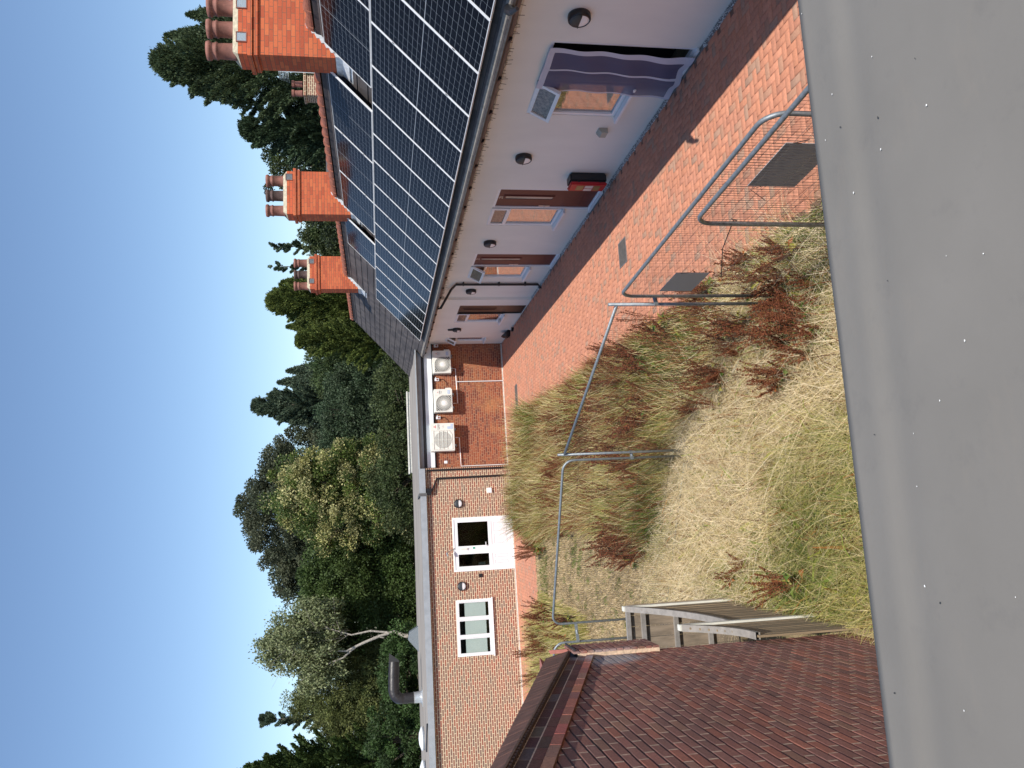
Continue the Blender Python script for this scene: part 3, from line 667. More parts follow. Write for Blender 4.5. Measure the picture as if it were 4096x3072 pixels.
badge(t, -0.13, z0 + h_ - 0.17, 0.062, off)
text('brand_text', 'MITSUBISHI\nELECTRIC', 0.042, inkgrey, t, (-0.13, off - 0.003, z0 + h_ - 0.30), (R(90), 0, 0), 0.001)
text('series_text', 'INVERTER', 0.02, inkgrey, t, (-0.13, off - 0.003, z0 + 0.40), (R(90), 0, 0), 0.001)
MB().box(-0.215, -0.035, off - 0.003, off - 0.001, z0 + 0.05, z0 + 0.13).box(-0.215, -0.125, off - 0.003, off - 0.001, z0 + 0.14, z0 + 0.25).build('energy_label', lblue, t)
text('refrigerant_text', 'R32', 0.06, upvc, t, (-0.125, off - 0.005, z0 + 0.09), (R(90), 0, 0), 0.001)
MB().box(-0.95, -0.70, off - 0.002, off - 0.001, z0 + h_ - 0.11, z0 + h_ - 0.03).build('rating_label', plain('faint_label', (0.66, 0.66, 0.60), 0.6), t)
sw = None
for s, z, lab in ((0.16, 2.47, 'small white isolator switch in the shaded corner, rightmost of three'), (1.45, 2.49, 'small white isolator switch between the two smaller air conditioners'), (2.87, 2.49, 'small white isolator switch right of the largest air conditioner')):
    if sw is None:
        sw = thing('isolator_switch', lab, 'switch', bl(s, EO, z), (0, 0, A), 'isolator switches by the air conditioners')
        MB().box(-0.05, 0.05, -0.07, 0, -0.08, 0.08).build('switch_case', upvc, sw, bevel=0.008)
        MB().lathe([(0.0, -0.02), (0.028, -0.018), (0.03, 0.0)], (0, -0.07, -0.01), 16, 'y').build('switch_knob', plain('knob_red', (0.2, 0.03, 0.03), 0.5), sw)
        MB().tube([(0, -0.03, -0.08), (0.02, -0.03, -0.22), (-0.10, -0.03, -0.34), (-0.22, -0.03, -0.36)], 0.008, 6).build('cable', black_pl, sw)
        MB().box(0.03, 0.10, -0.03, 0, 0.02, 0.05).build('trunking', upvc, sw)
    else: dup(sw, bl(s, EO, z), None, lab)
q = MB().tube([(-1.05, -0.06, 1.93), (-1.05, -0.06, 1.79), (-2.35, -0.06, 1.76), (-2.35, -0.06, 1.93)], 0.014, 8).tube([(-1.54, -0.05, 1.78), (-1.54, -0.05, 0.03)], 0.016, 8)
tag(q.build('drain_pipe', upvc, None, bl(0, EO, 0), BR), 'thin white drain pipe dropping between the two smaller air conditioners', 'pipe')
q = MB().tube([(-3.62, -0.06, 1.90), (-3.62, -0.06, 1.76), (-4.66, -0.06, 1.74), (-4.66, -0.06, 0.03)], 0.017, 8)
tag(q.build('drain_pipe', upvc, None, bl(0, EO, 0), BR), 'white drain pipe running from the largest air conditioner down beside the black pipe', 'pipe')

# things on the roof of the far building
dt = thing('ventilation_duct', 'thick black taped duct bending over the flat roof on a silver foot', 'duct', bl(12.85, 3.0, 3.24), (0, 0, A))
q = MB(); pts = [(0, 0, 0.28), (0, 0, 0.75), (0.02, 0, 0.88), (0.12, 0, 1.0), (0.28, 0, 1.06), (0.8, 0, 1.05), (1.35, 0, 1.02)]
rs = [0.19, 0.19, 0.20, 0.205, 0.20, 0.20, 0.195]
P2 = []; R2 = []
for i in range(len(pts) - 1):
    for t_ in range(5):
        f = t_ / 5; P2.append(tuple(pts[i][k] * (1 - f) + pts[i + 1][k] * f for k in range(3))); R2.append((rs[i] * (1 - f) + rs[i + 1] * f) * (1 + 0.02 * ((t_ % 2) * 2 - 1)))
P2.append(pts[-1]); R2.append(rs[-1])
q.tube(P2, R2, 20, False); q.build('duct_hose', plain('black_tape', (0.022, 0.018, 0.018), 0.4, var=0.4, vs=8, bmp=1.0, bs=20), dt).data.shade_smooth()
q = MB(); n = 20
q.lathe([(0.24, 0.0), (0.24, 0.05), (0.21, 0.08), (0.20, 0.30), (0.21, 0.33)], (0, 0, 0), 20).box(-0.30, 0.30, -0.30, 0.30, 0, 0.03); q.build('duct_foot', plain('silver_foil', (0.6, 0.6, 0.6), 0.35, 0.7, bmp=1.0, bs=18), dt)
MB().tube([(1.35, 0, 0.82), (1.36, 0, 1.22), (1.60, 0, 0.86)], 0.01, 6).prism([(1.33, 0.84), (1.35, 1.215), (1.66, 1.20), (1.40, 0.86)], -0.18, -0.16, 'y').build('duct_cowl', plain('black_tape2', (0.03, 0.027, 0.027), 0.4, var=0.3), dt)
tag(MB().lathe([(0.0, 0.20), (0.2, 0.18), (0.36, 0.12), (0.42, 0.09), (0.42, 0.06), (0.38, 0.06), (0.38, 0)], (0, 0, 0), 24).build('roof_light', upvc, None, bl(14.3, 3.0, 3.24), (0, 0, A)), 'white domed rooflight on the flat roof left of the duct', 'rooflight')
tag(MB().lathe([(0.0, 0.20), (0.2, 0.18), (0.36, 0.12), (0.42, 0.09), (0.42, 0.06), (0.38, 0.06), (0.38, 0)], (0, 0, 0), 24).build('roof_light', upvc, None, bl(15.45, 3.0, 3.24), (0, 0, A)), 'white rooflight on the flat roof cut by the left edge', 'rooflight')
tag(MB().prism([(0, 0), (1.0, 0), (0.8, 0.36), (0.5, 0.42)], -0.3, 0.3, 'y').build('roof_lantern', galv, None, bl(11.45, 5.0, 3.24), (0, 0, A)), 'small grey glazed lantern at the back of the flat roof by the birch', 'roof lantern')
tag(MB().box(-3.6, 0, 0, 0.25, 0.0, 0.13).box(-3.65, 0.03, -0.04, 0.29, 0.13, 0.18).build('low_parapet', whitekerb, None, bl(0.5, 6.3, 3.20), (0, 0, A)), 'low white parapet behind the flat roof in front of the trees', 'parapet')
tag(MB().tube([(0, 0, 0.02), (1.1, -1.2, 0.025)], 0.03, 6).build('roof_cable', black_pl, None, bl(14.3, 0.9, 3.24), (0, 0, A)), 'black cable lying across the flat roof below the duct', 'cable')

# ------------------------------------------------------------------ small things by the terrace
def net_curtain():
    t = thing('fly_screen', 'dark violet net fly screen with white borders hanging over the open doorway', 'curtain', (6.37, 9.79, 0))
    nu, nv = 26, 46; W_ = 1.07; H_ = 2.13
    def pos(u, v):
        y = u * W_ + (0.05 * (1 - v) ** 2 * math.sin(u * 3)) + 0.01 * math.sin(v * 9); z = 0.03 + v * H_ + 0.02 * math.sin(u * 7) * (1 - v)
        x = -0.01 - 0.022 * math.sin(u * 14 + v * 2.2) * (0.3 + (1 - v)) - 0.05 * (1 - v) + 0.012 * math.sin(v * 22 + u * 5)
        return (x, y + 0.02 * math.sin(v * 5.0) * (0.5 - u), z)
    vs = [pos(i / nu, j / nv) for j in range(nv + 1) for i in range(nu + 1)]
    def strip(sel, name, mat, dx=0.0):
        q = MB(); fs = [(j * (nu + 1) + i, j * (nu + 1) + i + 1, (j + 1) * (nu + 1) + i + 1, (j + 1) * (nu + 1) + i) for j in range(nv) for i in range(nu) if sel(i, j)]
        q.add([(a + dx, b, c) for a, b, c in vs], fs); o = q.build(name, mat, t)
        import bmesh
        bm = bmesh.new(); bm.from_mesh(o.data); bmesh.ops.delete(bm, geom=[v for v in bm.verts if not v.link_faces], context='VERTS'); bm.to_mesh(o.data); bm.free(); o.data.shade_smooth(); return o
    m, n, b = newmat('violet_net'); b.inputs['Base Color'].default_value = (0.095, 0.095, 0.175, 1); b.inputs['Roughness'].default_value = 0.7; b.inputs['Alpha'].default_value = 0.80
    wb = plain('white_border_fabric', (0.50, 0.50, 0.58), 0.8, var=0.05)
    edge = lambda i, j: i < 3 or i > nu - 2 or j < 2 or j > nv - 3 or i == nu // 2 - 1
    strip(lambda i, j: not edge(i, j), 'net', m); strip(edge, 'net_border', wb, -0.003)
net_curtain()
vb = MB().prism([(-0.09, -0.075), (-0.09, 0.03), (-0.03, 0.08), (0, 0.08), (0, -0.075)], -0.09, 0.09, 'x')
q = MB(); q.add([(p[0], p[1], p[2]) for p in vb.v], vb.f)
tag(q.build('wall_vent', plain('beige_vent', (0.36, 0.35, 0.29), 0.6), None, (6.4, 12.17, 0.74), TR), 'small boxy beige vent cover low on the white wall below the open window', 'vent')
cab = thing('hose_cabinet', 'black and red plastic fire cabinet fixed low on the wall beside door 21', 'cabinet', (6.4, 14.0, 0), TR)
MB().box(-0.165, 0.165, -0.185, -0.0, 0.18, 0.90).build('cabinet_body', black_pl, cab, bevel=0.03)
MB().box(-0.165, 0.165, -0.25, -0.187, 0.18, 0.90).build('cabinet_door', redpl, cab, bevel=0.02)
MB().box(-0.10, 0.10, -0.256, -0.251, 0.62, 0.76).box(-0.10, 0.10, -0.256, -0.251, 0.30, 0.42).build('cabinet_window', plain('amber_window', (0.24, 0.17, 0.06), 0.3), cab)
MB().box(-0.12, 0.11, -0.258, -0.2565, 0.44, 0.60).build('cabinet_label', plain('label_paper', (0.62, 0.55, 0.48), 0.7), cab)
text('label_text', 'FIRE HOSE', 0.035, logo_red, cab, (-0.005, -0.262, 0.52), (R(90), R(-90), 0), 0.001)
MB().box(0.16, 0.178, -0.205, -0.17, 0.30, 0.34).box(0.16, 0.178, -0.205, -0.17, 0.72, 0.76).build('latch', black_pl, cab)
tag(MB().box(-0.05, 0.05, -0.05, 0, -0.09, 0.09).build('sensor_box', black_pl, None, (6.32, 26.3, 2.13), TR, bevel=0.01), 'small black sensor box above the farthest wall light on the terrace', 'sensor')
q = MB().lathe([(0.0, 0.0), (0.10, 0.0), (0.20, 0.10), (0.24, 0.20), (0.22, 0.20), (0.1, 0.06), (0, 0.04)], (0, 0, 0.02), 20)
tag(q.build('black_bowl', black_pl, None, (6.12, 26.7, 0.0), (0, R(50), 0)), 'black bowl leaning against the foot of the white wall in the far corner', 'bowl')
tag(MB().lathe([(0.0, 0.0), (0.06, 0.0), (0.08, 0.07), (0.07, 0.07), (0.05, 0.02), (0, 0.02)], (0, 0, 0.0), 16).build('small_pot', black_pl, None, (6.2, 25.9, 0.012)), 'tiny black pot on the paving next to the leaning black bowl', 'pot')
for (x, y, wx, wy, lab) in ((4.52, 13.52, 0.46, 0.42, 'grey metal inspection cover in the paving level with door 21'), (3.42, 25.75, 0.85, 0.45, 'dark inspection cover in the paving below the air conditioners')):
    t = thing('inspection_cover', lab, 'manhole cover', (x, y, 0.0))
    MB().box(0, wx, 0, wy, 0.0, 0.0165).build('cover_plate', iron, t); MB().frame(0, 0, 0, 0, 0, 0, 0) if False else None
    MB().box(-0.015, 0.0, -0.015, wy + 0.015, 0, 0.018).box(wx, wx + 0.015, -0.015, wy + 0.015, 0, 0.018).box(0, wx, -0.015, 0, 0, 0.018).box(0, wx, wy, wy + 0.015, 0, 0.018).build('cover_frame', galv, t)

# ------------------------------------------------------------------ temporary fence panels
def fence(A_, B_, label, H=1.98, rounded=True, hw=7, pitch=0.038, zb=0.10, wr=0.0015):
    ax, ay = A_; bx, by = B_; L = math.hypot(bx - ax, by - ay); rz = math.atan2(by - ay, bx - ax)
    t = thing('temporary_fence', label, 'fence', (ax, ay, 0), (0, 0, rz), 'temporary steel fence panels')
    r = 0.019; c = 0.16
    if rounded:
        pts = [(0, 0, 0.02), (0, 0, H - c)] + [(c - c * math.cos(R(a)), 0, H - c + c * math.sin(R(a))) for a in (15, 30, 45, 60, 75, 90)] + [(L - c + c * math.sin(R(a)), 0, H - c + c * math.cos(R(a))) for a in (0, 15, 30, 45, 60, 75, 90)] + [(L, 0, 0.02)]
        q = MB().tube(pts, r, 10)
    else:
        q = MB().tube([(0, 0, 0.02), (0, 0, H + 0.10)], r, 10).tube([(L, 0, 0.02), (L, 0, H + 0.10)], r, 10).tube([(0, 0, H), (L, 0, H)], r, 10)
    q.tube([(0, 0, zb), (L, 0, zb)], r * 0.8, 8)
    fo = q.build('fence_frame', galv, t); fo.data.shade_smooth()
    q = MB(); n = int(L / pitch)
    for i in range(1, n):
        x = i * pitch; b = random.uniform(-0.006, 0.006); q.tube([(x, 0, zb), (x + b, 0.006 * math.sin(i), (H + zb) / 2), (x, 0, H)], wr, 3, False)
    for k in range(1, hw + 1):
        z = zb + (H - zb) * k / (hw + 1); q.tube([(0, 0.004, z), (L / 2, 0.006, z + 0.004), (L, 0.004, z)], wr * 1.15, 3, False)
    q.build('mesh_infill', wiremat, t)
    for x in (0, L):
        MB().box(x - 0.11, x + 0.11, -0.30, 0.30, 0.0, 0.13).build('foot_block', plain('foot_rubber', (0.10, 0.10, 0.10), 0.9, var=0.3, vs=14), t, bevel=0.02)
    return t
fence((2.30, 8.10), (2.60, 4.62), 'wire fence panel with a grey sign whose far rounded corner stands at the paving edge')
fence((2.33, 5.98), (2.62, 2.50), 'nearest wire fence panel, rounded corner in the foreground above the paving')
fence((2.24, 8.22), (0.80, 11.20), 'square-cornered wire fence panel over the weeds in the middle', rounded=False)
fence((0.72, 11.28), (-1.78, 12.72), 'rounded wire fence panel over the dry grass, past the middle posts')
fence((-2.06, 12.66), (-4.9, 13.9), 'wire fence panel disappearing behind the brick wall at left')
def clip(loc, lab, wd=0.07):
    tag(MB().tube([(-0.03, 0, 0), (0.03, 0, 0)], 0.022, 8).tube([(0, -0.03, 0), (0, 0.04, 0)], 0.010, 6).box(-wd, wd, -0.010, 0.010, -0.022, 0.022).build('fence_clamp', galv, None, loc, (0, 0, R(20))), lab, 'clamp')
clip((-1.92, 12.68, 1.60), 'steel clamp joining two fence posts near the brick wall', 0.15)
clip((2.27, 8.16, 1.55), 'steel clamp joining the fence posts at the paving corner')
clip((0.76, 11.24, 0.95), 'steel clamp joining the fence posts among the red dock plants')
def sign(loc, ry, w_, h_, lab):
    t = thing('sign_board', lab, 'sign', loc, (0, R(0), ry))
    MB().box(-w_ / 2, w_ / 2, -0.003, 0.003, 0, h_).build('board', signgrey, t)
    MB().tube([(-w_ / 2, 0, h_ * 0.7), (-w_ / 2 - 0.03, -0.02, h_ * 0.9), (-w_ / 2 - 0.05, -0.1, h_ * 0.6)], 0.003, 5).build('cable_tie', black_pl, t)
    MB().tube([(w_ / 2, 0, h_ * 0.7), (w_ / 2 + 0.03, -0.02, h_ * 0.9), (w_ / 2 + 0.13, -0.05, h_ * 0.75)], 0.003, 5).build('cable_tie', black_pl, t)
    return t
ang = math.atan2(-3.48, 0.30)
sign((2.475, 5.16, 1.33), ang, 0.62, 0.40, 'plain grey back of a sign tied to the nearest fence panel')
sign((2.315, 7.62, 1.24), ang, 0.50, 0.36, 'plain grey back of a sign tied to the fence at the weeds')
tag(MB().tube([(0, 0, 0), (-0.15, 0.30, -0.02), (-0.34, 0.55, -0.10)], 0.0045, 5).tube([(0.015, 0, 0.02), (0, 0, -0.03), (-0.02, 0.02, 0.0)], 0.006, 5).build('cable_tie', black_pl, None, (2.36, 5.98, 1.62)), 'long loose black cable tie on the nearest fence post', 'cable tie')

# ------------------------------------------------------------------ left brick wall of real bricks
lw = thing('brick_outbuilding', 'dark red brick outbuilding wall with raked tile verge, near left', 'outbuilding', (-1.36, 0, 0))
def rakez(y): return 2.73 + (7.38 - y) * 0.344
def clip_poly(poly, f):
    out = []
    for i in range(len(poly)):
        a, b = poly[i], poly[(i + 1) % len(poly)]; fa, fb = f(a), f(b)
        if fa >= 0: out.append(a)
        if (fa >= 0) != (fb >= 0):
            t = fa / (fa - fb); out.append((a[0] + (b[0] - a[0]) * t, a[1] + (b[1] - a[1]) * t))
    return out
def bricks(y0, y1, z0, z1, x, keepf, bh=0.0705, bl_=0.215, mo=0.0120, rnd=0.0016, seed=3, pal=None):
    rg = random.Random(seed); V = []; F = []; C = []
    r = 0; z = z0; HV = []; HF = []
    while z < z1:
        y = y0 - (bl_ + mo) * (0.5 if r % 2 else 0)
        while y < y1:
            hw = bl_
            poly = [(max(y, y0), z), (min(y + hw, y1), z), (min(y + hw, y1), z + bh - mo), (max(y, y0), z + bh - mo)]
            j = [rg.uniform(-0.0012, 0.0012) for _ in range(8)]
            poly = [(p[0] + j[2 * i], p[1] + j[2 * i + 1]) for i, p in enumerate(poly)]
            poly = clip_poly(poly, keepf)
            if len(poly) >= 3 and poly[0][0] < y1:
                c = list(pal[rg.choices(range(len(pal)), weights=[5, 4, 3, 2, 1][:len(pal)])[0]]); f = rg.uniform(0.88, 1.12); c = [k * f for k in c]
                n = len(poly); o = len(V); xo = x + rg.uniform(-rnd, rnd); tl = 0.0
                cyy = sum(p[0] for p in poly) / n; czz = sum(p[1] for p in poly) / n
                for p in poly: V.append((x - 0.02, p[0], p[1]))
                for p in poly: V.append((xo - 0.0015, p[0], p[1]))
                for p in poly: V.append((xo + tl * (p[1] - czz) * 12 + 0.0012, cyy + (p[0] - cyy) * 0.975, czz + (p[1] - czz) * 0.91))
                for a in (0, n):
                    for k in range(n): F.append((o + a + k, o + a + (k + 1) % n, o + a + n + (k + 1) % n, o + a + n + k))
                F.append(tuple(range(o + 2 * n, o + 3 * n))); C += [c] * (3 * n)
            hp = clip_poly([(y + bl_ - 0.002, z + 0.001), (y + bl_ + mo + 0.002, z + 0.001), (y + bl_ + mo + 0.002, z + bh - mo - 0.001), (y + bl_ - 0.002, z + bh - mo - 0.001)], keepf)
            if len(hp) >= 3 and y + bl_ + mo < y1 and y + bl_ > y0:
                o = len(HV); HV += [(x + 0.0012, p[0], p[1]) for p in hp]; HF.append(tuple(range(o, o + len(hp))))
            y += bl_ + mo
        z += bh; r += 1
    MB().add(HV, HF).build('head_joints', MATS['buff_mortar'], lw)
    return V, F, C
def brick_obj(name, V, F, C, mat, parent):
    me = bpy.data.meshes.new(name); me.from_pydata(V, [], F); a = me.color_attributes.new('Col', 'FLOAT_COLOR', 'POINT')
    arr = np.ones((len(V), 4), np.float32); arr[:, :3] = C; a.data.foreach_set('color', arr.ravel()); me.materials.append(mat); me.update()
    import bmesh
    bm = bmesh.new(); bm.from_mesh(me); bmesh.ops.recalc_face_normals(bm, faces=bm.faces); bm.to_mesh(me); bm.free()
    o = bpy.data.objects.new(name, me); COL.objects.link(o); o.parent = parent; return o
def rustic():
    m, n, b = newmat('rustic_brick'); a = N(n, 'Attribute', attribute_name='Col'); tc = N(n, 'TexCoord')
    f = noise(n, tc.outputs['Object'], 60, 6, 0.75); f2 = noise(n, tc.outputs['Object'], 1.5, 4)
    c = mixc(n, 0.6, a.outputs['Color'], ramp(n, f, [(0.3, (0.35, 0.3, 0.3)), (0.7, (1.25, 1.2, 1.2))]), 'MULTIPLY')
    c = mixc(n, 0.4, c, ramp(n, f2, [(0.35, (0.6, 0.6, 0.6)), (0.65, (1.2, 1.15, 1.1))]), 'MULTIPLY')
    # lime bloom near the top far corner
    sp = N(n, 'SeparateXYZ'); n.links.new(tc.outputs['Object'], sp.inputs[0])
    vd = N(n, 'VectorMath', operation='DISTANCE'); n.links.new(tc.outputs['Object'], vd.inputs[0]); vd.inputs[1].default_value = (0, 7.25, 2.62)
    ad = N(n, 'Math', operation='MULTIPLY_ADD'); n.links.new(f2, ad.inputs[0]); ad.inputs[1].default_value = 0.9; n.links.new(vd.outputs['Value'], ad.inputs[2])
    ff = ramp(n, ad.outputs[0], [(0.62, (0.75, 0.75, 0.75)), (0.80, (0, 0, 0))])
    c = mixc(n, ff, c, (0.42, 0.41, 0.42))
    n.links.new(c, b.inputs['Base Color']); b.inputs['Roughness'].default_value = 0.85; bump(n, b, f, 1.0, 0.012); MATS['rustic'] = m; return m
rus = rustic()
plain('buff_mortar', (0.62, 0.46, 0.33), 0.95, var=0.3, vs=30, bmp=0.5, bs=120)
pal = [(0.36, 0.16, 0.125), (0.31, 0.15, 0.12), (0.41, 0.165, 0.115), (0.28, 0.145, 0.12), (0.35, 0.19, 0.135)]
V, F, C = bricks(1.0, 7.58, -0.02, 4.9, 0.0, lambda p: (rakez(p[0]) - p[1]), pal=pal)
brick_obj('brickwork', V, F, C, rus, lw)
mortar = plain('buff_mortar', (0.40, 0.29, 0.20), 0.95, var=0.3, vs=30, bmp=0.5, bs=120)
MB().prism([(-1.0, -0.1), (7.575, -0.1), (7.575, rakez(7.575)), (-1.0, rakez(-1.0))], -0.25, -0.011, 'x').build('mortar_bed', plain('bed_mortar', (0.16, 0.11, 0.085), 0.95, var=0.3, vs=30), lw)
# corbel course along the rake, then flush band, then tile verge
def rake_strip(o0, o1, x, name, mat, ln=0.215, yend=7.5, ystart=0.5, thick=0.05, seed=5, palx=pal):
    rg = random.Random(seed); L = math.hypot(1, 0.344); d = (1 / L, -0.344 / L); nrm_ = (0.344 / L, 1 / L)
    V = []; F = []; C = []; s = 0; P0 = (ystart, rakez(ystart)); tot = (yend - ystart) * L
    while s < tot:
        e = min(s + ln, tot)
        q = [(P0[0] + d[0] * a + nrm_[0] * b, P0[1] + d[1] * a + nrm_[1] * b) for a, b in ((s, o0), (e, o0), (e, o1), (s, o1))]
        o = len(V); xo = x + rg.uniform(-0.002, 0.002); c = [k * rg.uniform(0.85, 1.15) for k in palx[rg.randrange(3)]]
        V += [(x - thick, p[0], p[1]) for p in q] + [(xo, p[0], p[1]) for p in q]; C += [c] * 8
        F += [(o + 4, o + 5, o + 6, o + 7), (o, o + 1, o + 5, o + 4), (o + 1, o + 2, o + 6, o + 5), (o + 2, o + 3, o + 7, o + 6), (o + 3, o, o + 4, o + 7), (o, o + 3, o + 2, o + 1)]
        s = e + 0.010
    return brick_obj(name, V, F, C, mat, lw)
rake_strip(0.0, 0.066, 0.020, 'corbel_course', rus, seed=5)
MB().prism([(0.5, rakez(.5) - .0), (7.48, rakez(7.48) - .0), (7.48, rakez(7.48) + .30), (0.5, rakez(.5) + .27)], -0.25, 0.002, 'x').build('verge_core', mortar, lw)
rake_strip(0.152, 0.218, 0.004, 'flush_course', rus, seed=6, palx=[(0.13, 0.06, 0.055), (0.11, 0.055, 0.05), (0.17, 0.12, 0.11)])  # shadow of the verge put into the darkest brick tones
rake_strip(0.076, 0.142, 0.006, 'flush_course', rus, seed=8, palx=[(0.24, 0.11, 0.09), (0.20, 0.10, 0.08), (0.28, 0.12, 0.09)])  # lower course, a weaker verge shadow put into its tones
# tile edge (teeth) and verge tiles
q = MB(); L = math.hypot(1, 0.344); d = (1 / L, -0.344 / L); nn = (0.344 / L, 1 / L)
def rp(y, o): return (y + nn[0] * o, rakez(y) + nn[1] * o)
y = 0.5
while y < 7.5:
    a = rp(y, 0.224); b = rp(y + 0.032, 0.224); c = rp(y + 0.032, 0.240); e = rp(y, 0.240); q.prism([a, b, c, e], 0.0, 0.036, 'x'); y += 0.055
q.prism([rp(0.5, 0.240), rp(7.54, 0.240), rp(7.54, 0.254), rp(0.5, 0.254)], 0.0, 0.042, 'x')
q.build('tile_edge', plain('tile_edge_brown', (0.12, 0.07, 0.05), 0.9, var=0.3, vs=20), lw)
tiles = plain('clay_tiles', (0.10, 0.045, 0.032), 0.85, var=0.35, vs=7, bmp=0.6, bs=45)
q = MB(); y = 0.5
def upz(y): return 3.06 + (7.90 - y) * 0.310
while y < 7.52:
    e = min(y + 0.105, 7.56); o = 0.256
    a = rp(y, o); b = rp(e - 0.006, o)
    ua = upz(a[0] + 0.12); ub = upz(b[0] + 0.12); j = random.uniform(0, 0.004)
    q.add([(0.036 + j, a[0], a[1]), (0.036 + j, b[0], b[1]), (-0.03 + j, b[0] + 0.10, ub), (-0.03 + j, a[0] + 0.10, ua), (-0.02, a[0], a[1]), (-0.02, b[0], b[1]), (-0.3, b[0] + 0.1, ub), (-0.3, a[0] + 0.1, ua)],
          [(0, 1, 2, 3), (0, 3, 7, 4), (1, 5, 6, 2), (3, 2, 6, 7), (0, 4, 5, 1)])
    y += 0.105
q.build('verge_tiles', tiles, lw)
MB().prism([(0.4, upz(0.4) - 0.02), (7.6, upz(7.6) - 0.02), (7.6, 2.75), (0.4, 2.75)], -4.0, -0.26, 'x').build('roof', tiles, lw)
MB().box(-4.0, -0.25, 7.3, 7.57, -0.1, 2.8).build('end_wall', mortar, lw)
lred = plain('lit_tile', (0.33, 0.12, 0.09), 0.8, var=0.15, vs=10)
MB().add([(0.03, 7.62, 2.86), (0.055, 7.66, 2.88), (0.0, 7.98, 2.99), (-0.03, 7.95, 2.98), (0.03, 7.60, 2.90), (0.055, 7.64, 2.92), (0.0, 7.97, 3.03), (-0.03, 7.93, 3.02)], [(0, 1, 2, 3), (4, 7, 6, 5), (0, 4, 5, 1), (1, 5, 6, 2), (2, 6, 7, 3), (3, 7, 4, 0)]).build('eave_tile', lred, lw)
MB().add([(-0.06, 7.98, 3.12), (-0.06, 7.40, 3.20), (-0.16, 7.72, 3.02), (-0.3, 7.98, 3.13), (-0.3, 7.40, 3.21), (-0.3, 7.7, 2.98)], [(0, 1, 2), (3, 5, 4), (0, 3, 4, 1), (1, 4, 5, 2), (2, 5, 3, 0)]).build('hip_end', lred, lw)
V, F, C = bricks(7.46, 7.86, 2.06, 2.86, 0.055, lambda p: 1.0, seed=9, pal=pal)
kn = brick_obj('kneeler', V, F, C, rus, lw)
MB().box(-0.25, 0.042, 7.464, 7.856, 2.055, 2.85).build('kneeler_core', mortar, lw)
MB().box(-0.25, 0.07, 7.5, 7.9, 2.862, 2.872).build('eave_felt', plain('black_felt', (0.02, 0.02, 0.022), 0.7), lw)

# ------------------------------------------------------------------ timber gates beside the wall
oldwood = plain('weathered_board', (0.27, 0.20, 0.125), 0.9, var=0.35, vs=4, stretch=(9, 9, 0.7), bmp=0.6, bs=12)
greywood = plain('grey_rail', (0.24, 0.22, 0.20), 0.85, var=0.2, vs=5, stretch=(3, 3, 3))
whitewood = plain('white_painted_post', (0.66, 0.65, 0.58), 0.6, var=0.12, vs=9)
def gate(ya, yb, za, zb_, label, x, post_w=0.055):
    t = thing('timber_gate', label, 'gate', (x, ya, 0), (0, 0, 0), 'weathered timber gates beside the brick wall')
    L = ya - yb
    MB().box(-0.030, 0.032, -0.03, 0.05, 0, za + 0.02).build('post', whitewood, t, bevel=0.004)
    def top(u): return zb_ + (za - zb_) * (1 - u) ** 2.1
    n = int(L / 0.075); q = MB()
    for i in range(n):
        y0 = -0.032 - i * L / n; y1 = y0 - L / n + 0.006; z1 = top((i + 0.5) / n) - 0.02; xo = random.uniform(-0.004, 0.004)
        q.box(-0.012 + xo, 0.008 + xo, y1, y0, 0.05, z1)
    q.build('boards', oldwood, t)
    q = MB(); pts = [(0.0, -0.03 - (L - 0.03) * k / 14, top(k / 14)) for k in range(15)]
    for a, b in zip(pts, pts[1:]):
        q.add([(-0.035, a[1], a[2] - 0.045), (0.035, a[1], a[2] - 0.045), (0.035, a[1], a[2]), (-0.035, a[1], a[2]), (-0.035, b[1], b[2] - 0.045), (0.035, b[1], b[2] - 0.045), (0.035, b[1], b[2]), (-0.035, b[1], b[2])],
              [(0, 1, 5, 4), (1, 2, 6, 5), (2, 3, 7, 6), (3, 0, 4, 7)])
    q.build('curved_top_rail', greywood, t)
    return t
gate(10.11, 8.26, 1.57, 0.98, 'farther timber gate with a white post and deeply curved top rail', -1.29)
gate(8.20, 7.36, 1.55, 1.12, 'nearer timber gate with a white post, against the brick wall', -1.28)
t = thing('timber_fence', 'weathered board fence with grey rails behind the curved gates', 'fence', (-3.2, 10.14, 0))
q = MB()
for i in range(14): q.box(0.0 + i * 0.14, 0.0 + i * 0.14 + 0.134, 0.0, 0.02, 0.03, 1.52)
q.build('boards', plain('pale_board', (0.23, 0.18, 0.13), 0.9, var=0.4, vs=3, stretch=(5, 5, 0.9), bmp=0.5, bs=14), t)
for z in (1.50, 1.30, 0.86, 0.4): MB().box(0.0, 1.90, -0.045, 0.0, z, z + 0.055).build('rail', greywood, t)
for i, (x, y, rz, lx) in enumerate(((-3.3, 17.1, 1.9, 1.5), (-3.05, 16.6, 1.75, 1.1))):
    tag(MB().box(-lx / 2, lx / 2, -0.09, 0.09, 0.0, 0.035).build('loose_plank', greywood, None, (x, y, 0.06 + 0.0), (R(6), R(-8), rz)), ('longer' if i == 0 else 'shorter') + ' grey plank lying on the dry grass by the brick wall', 'plank')

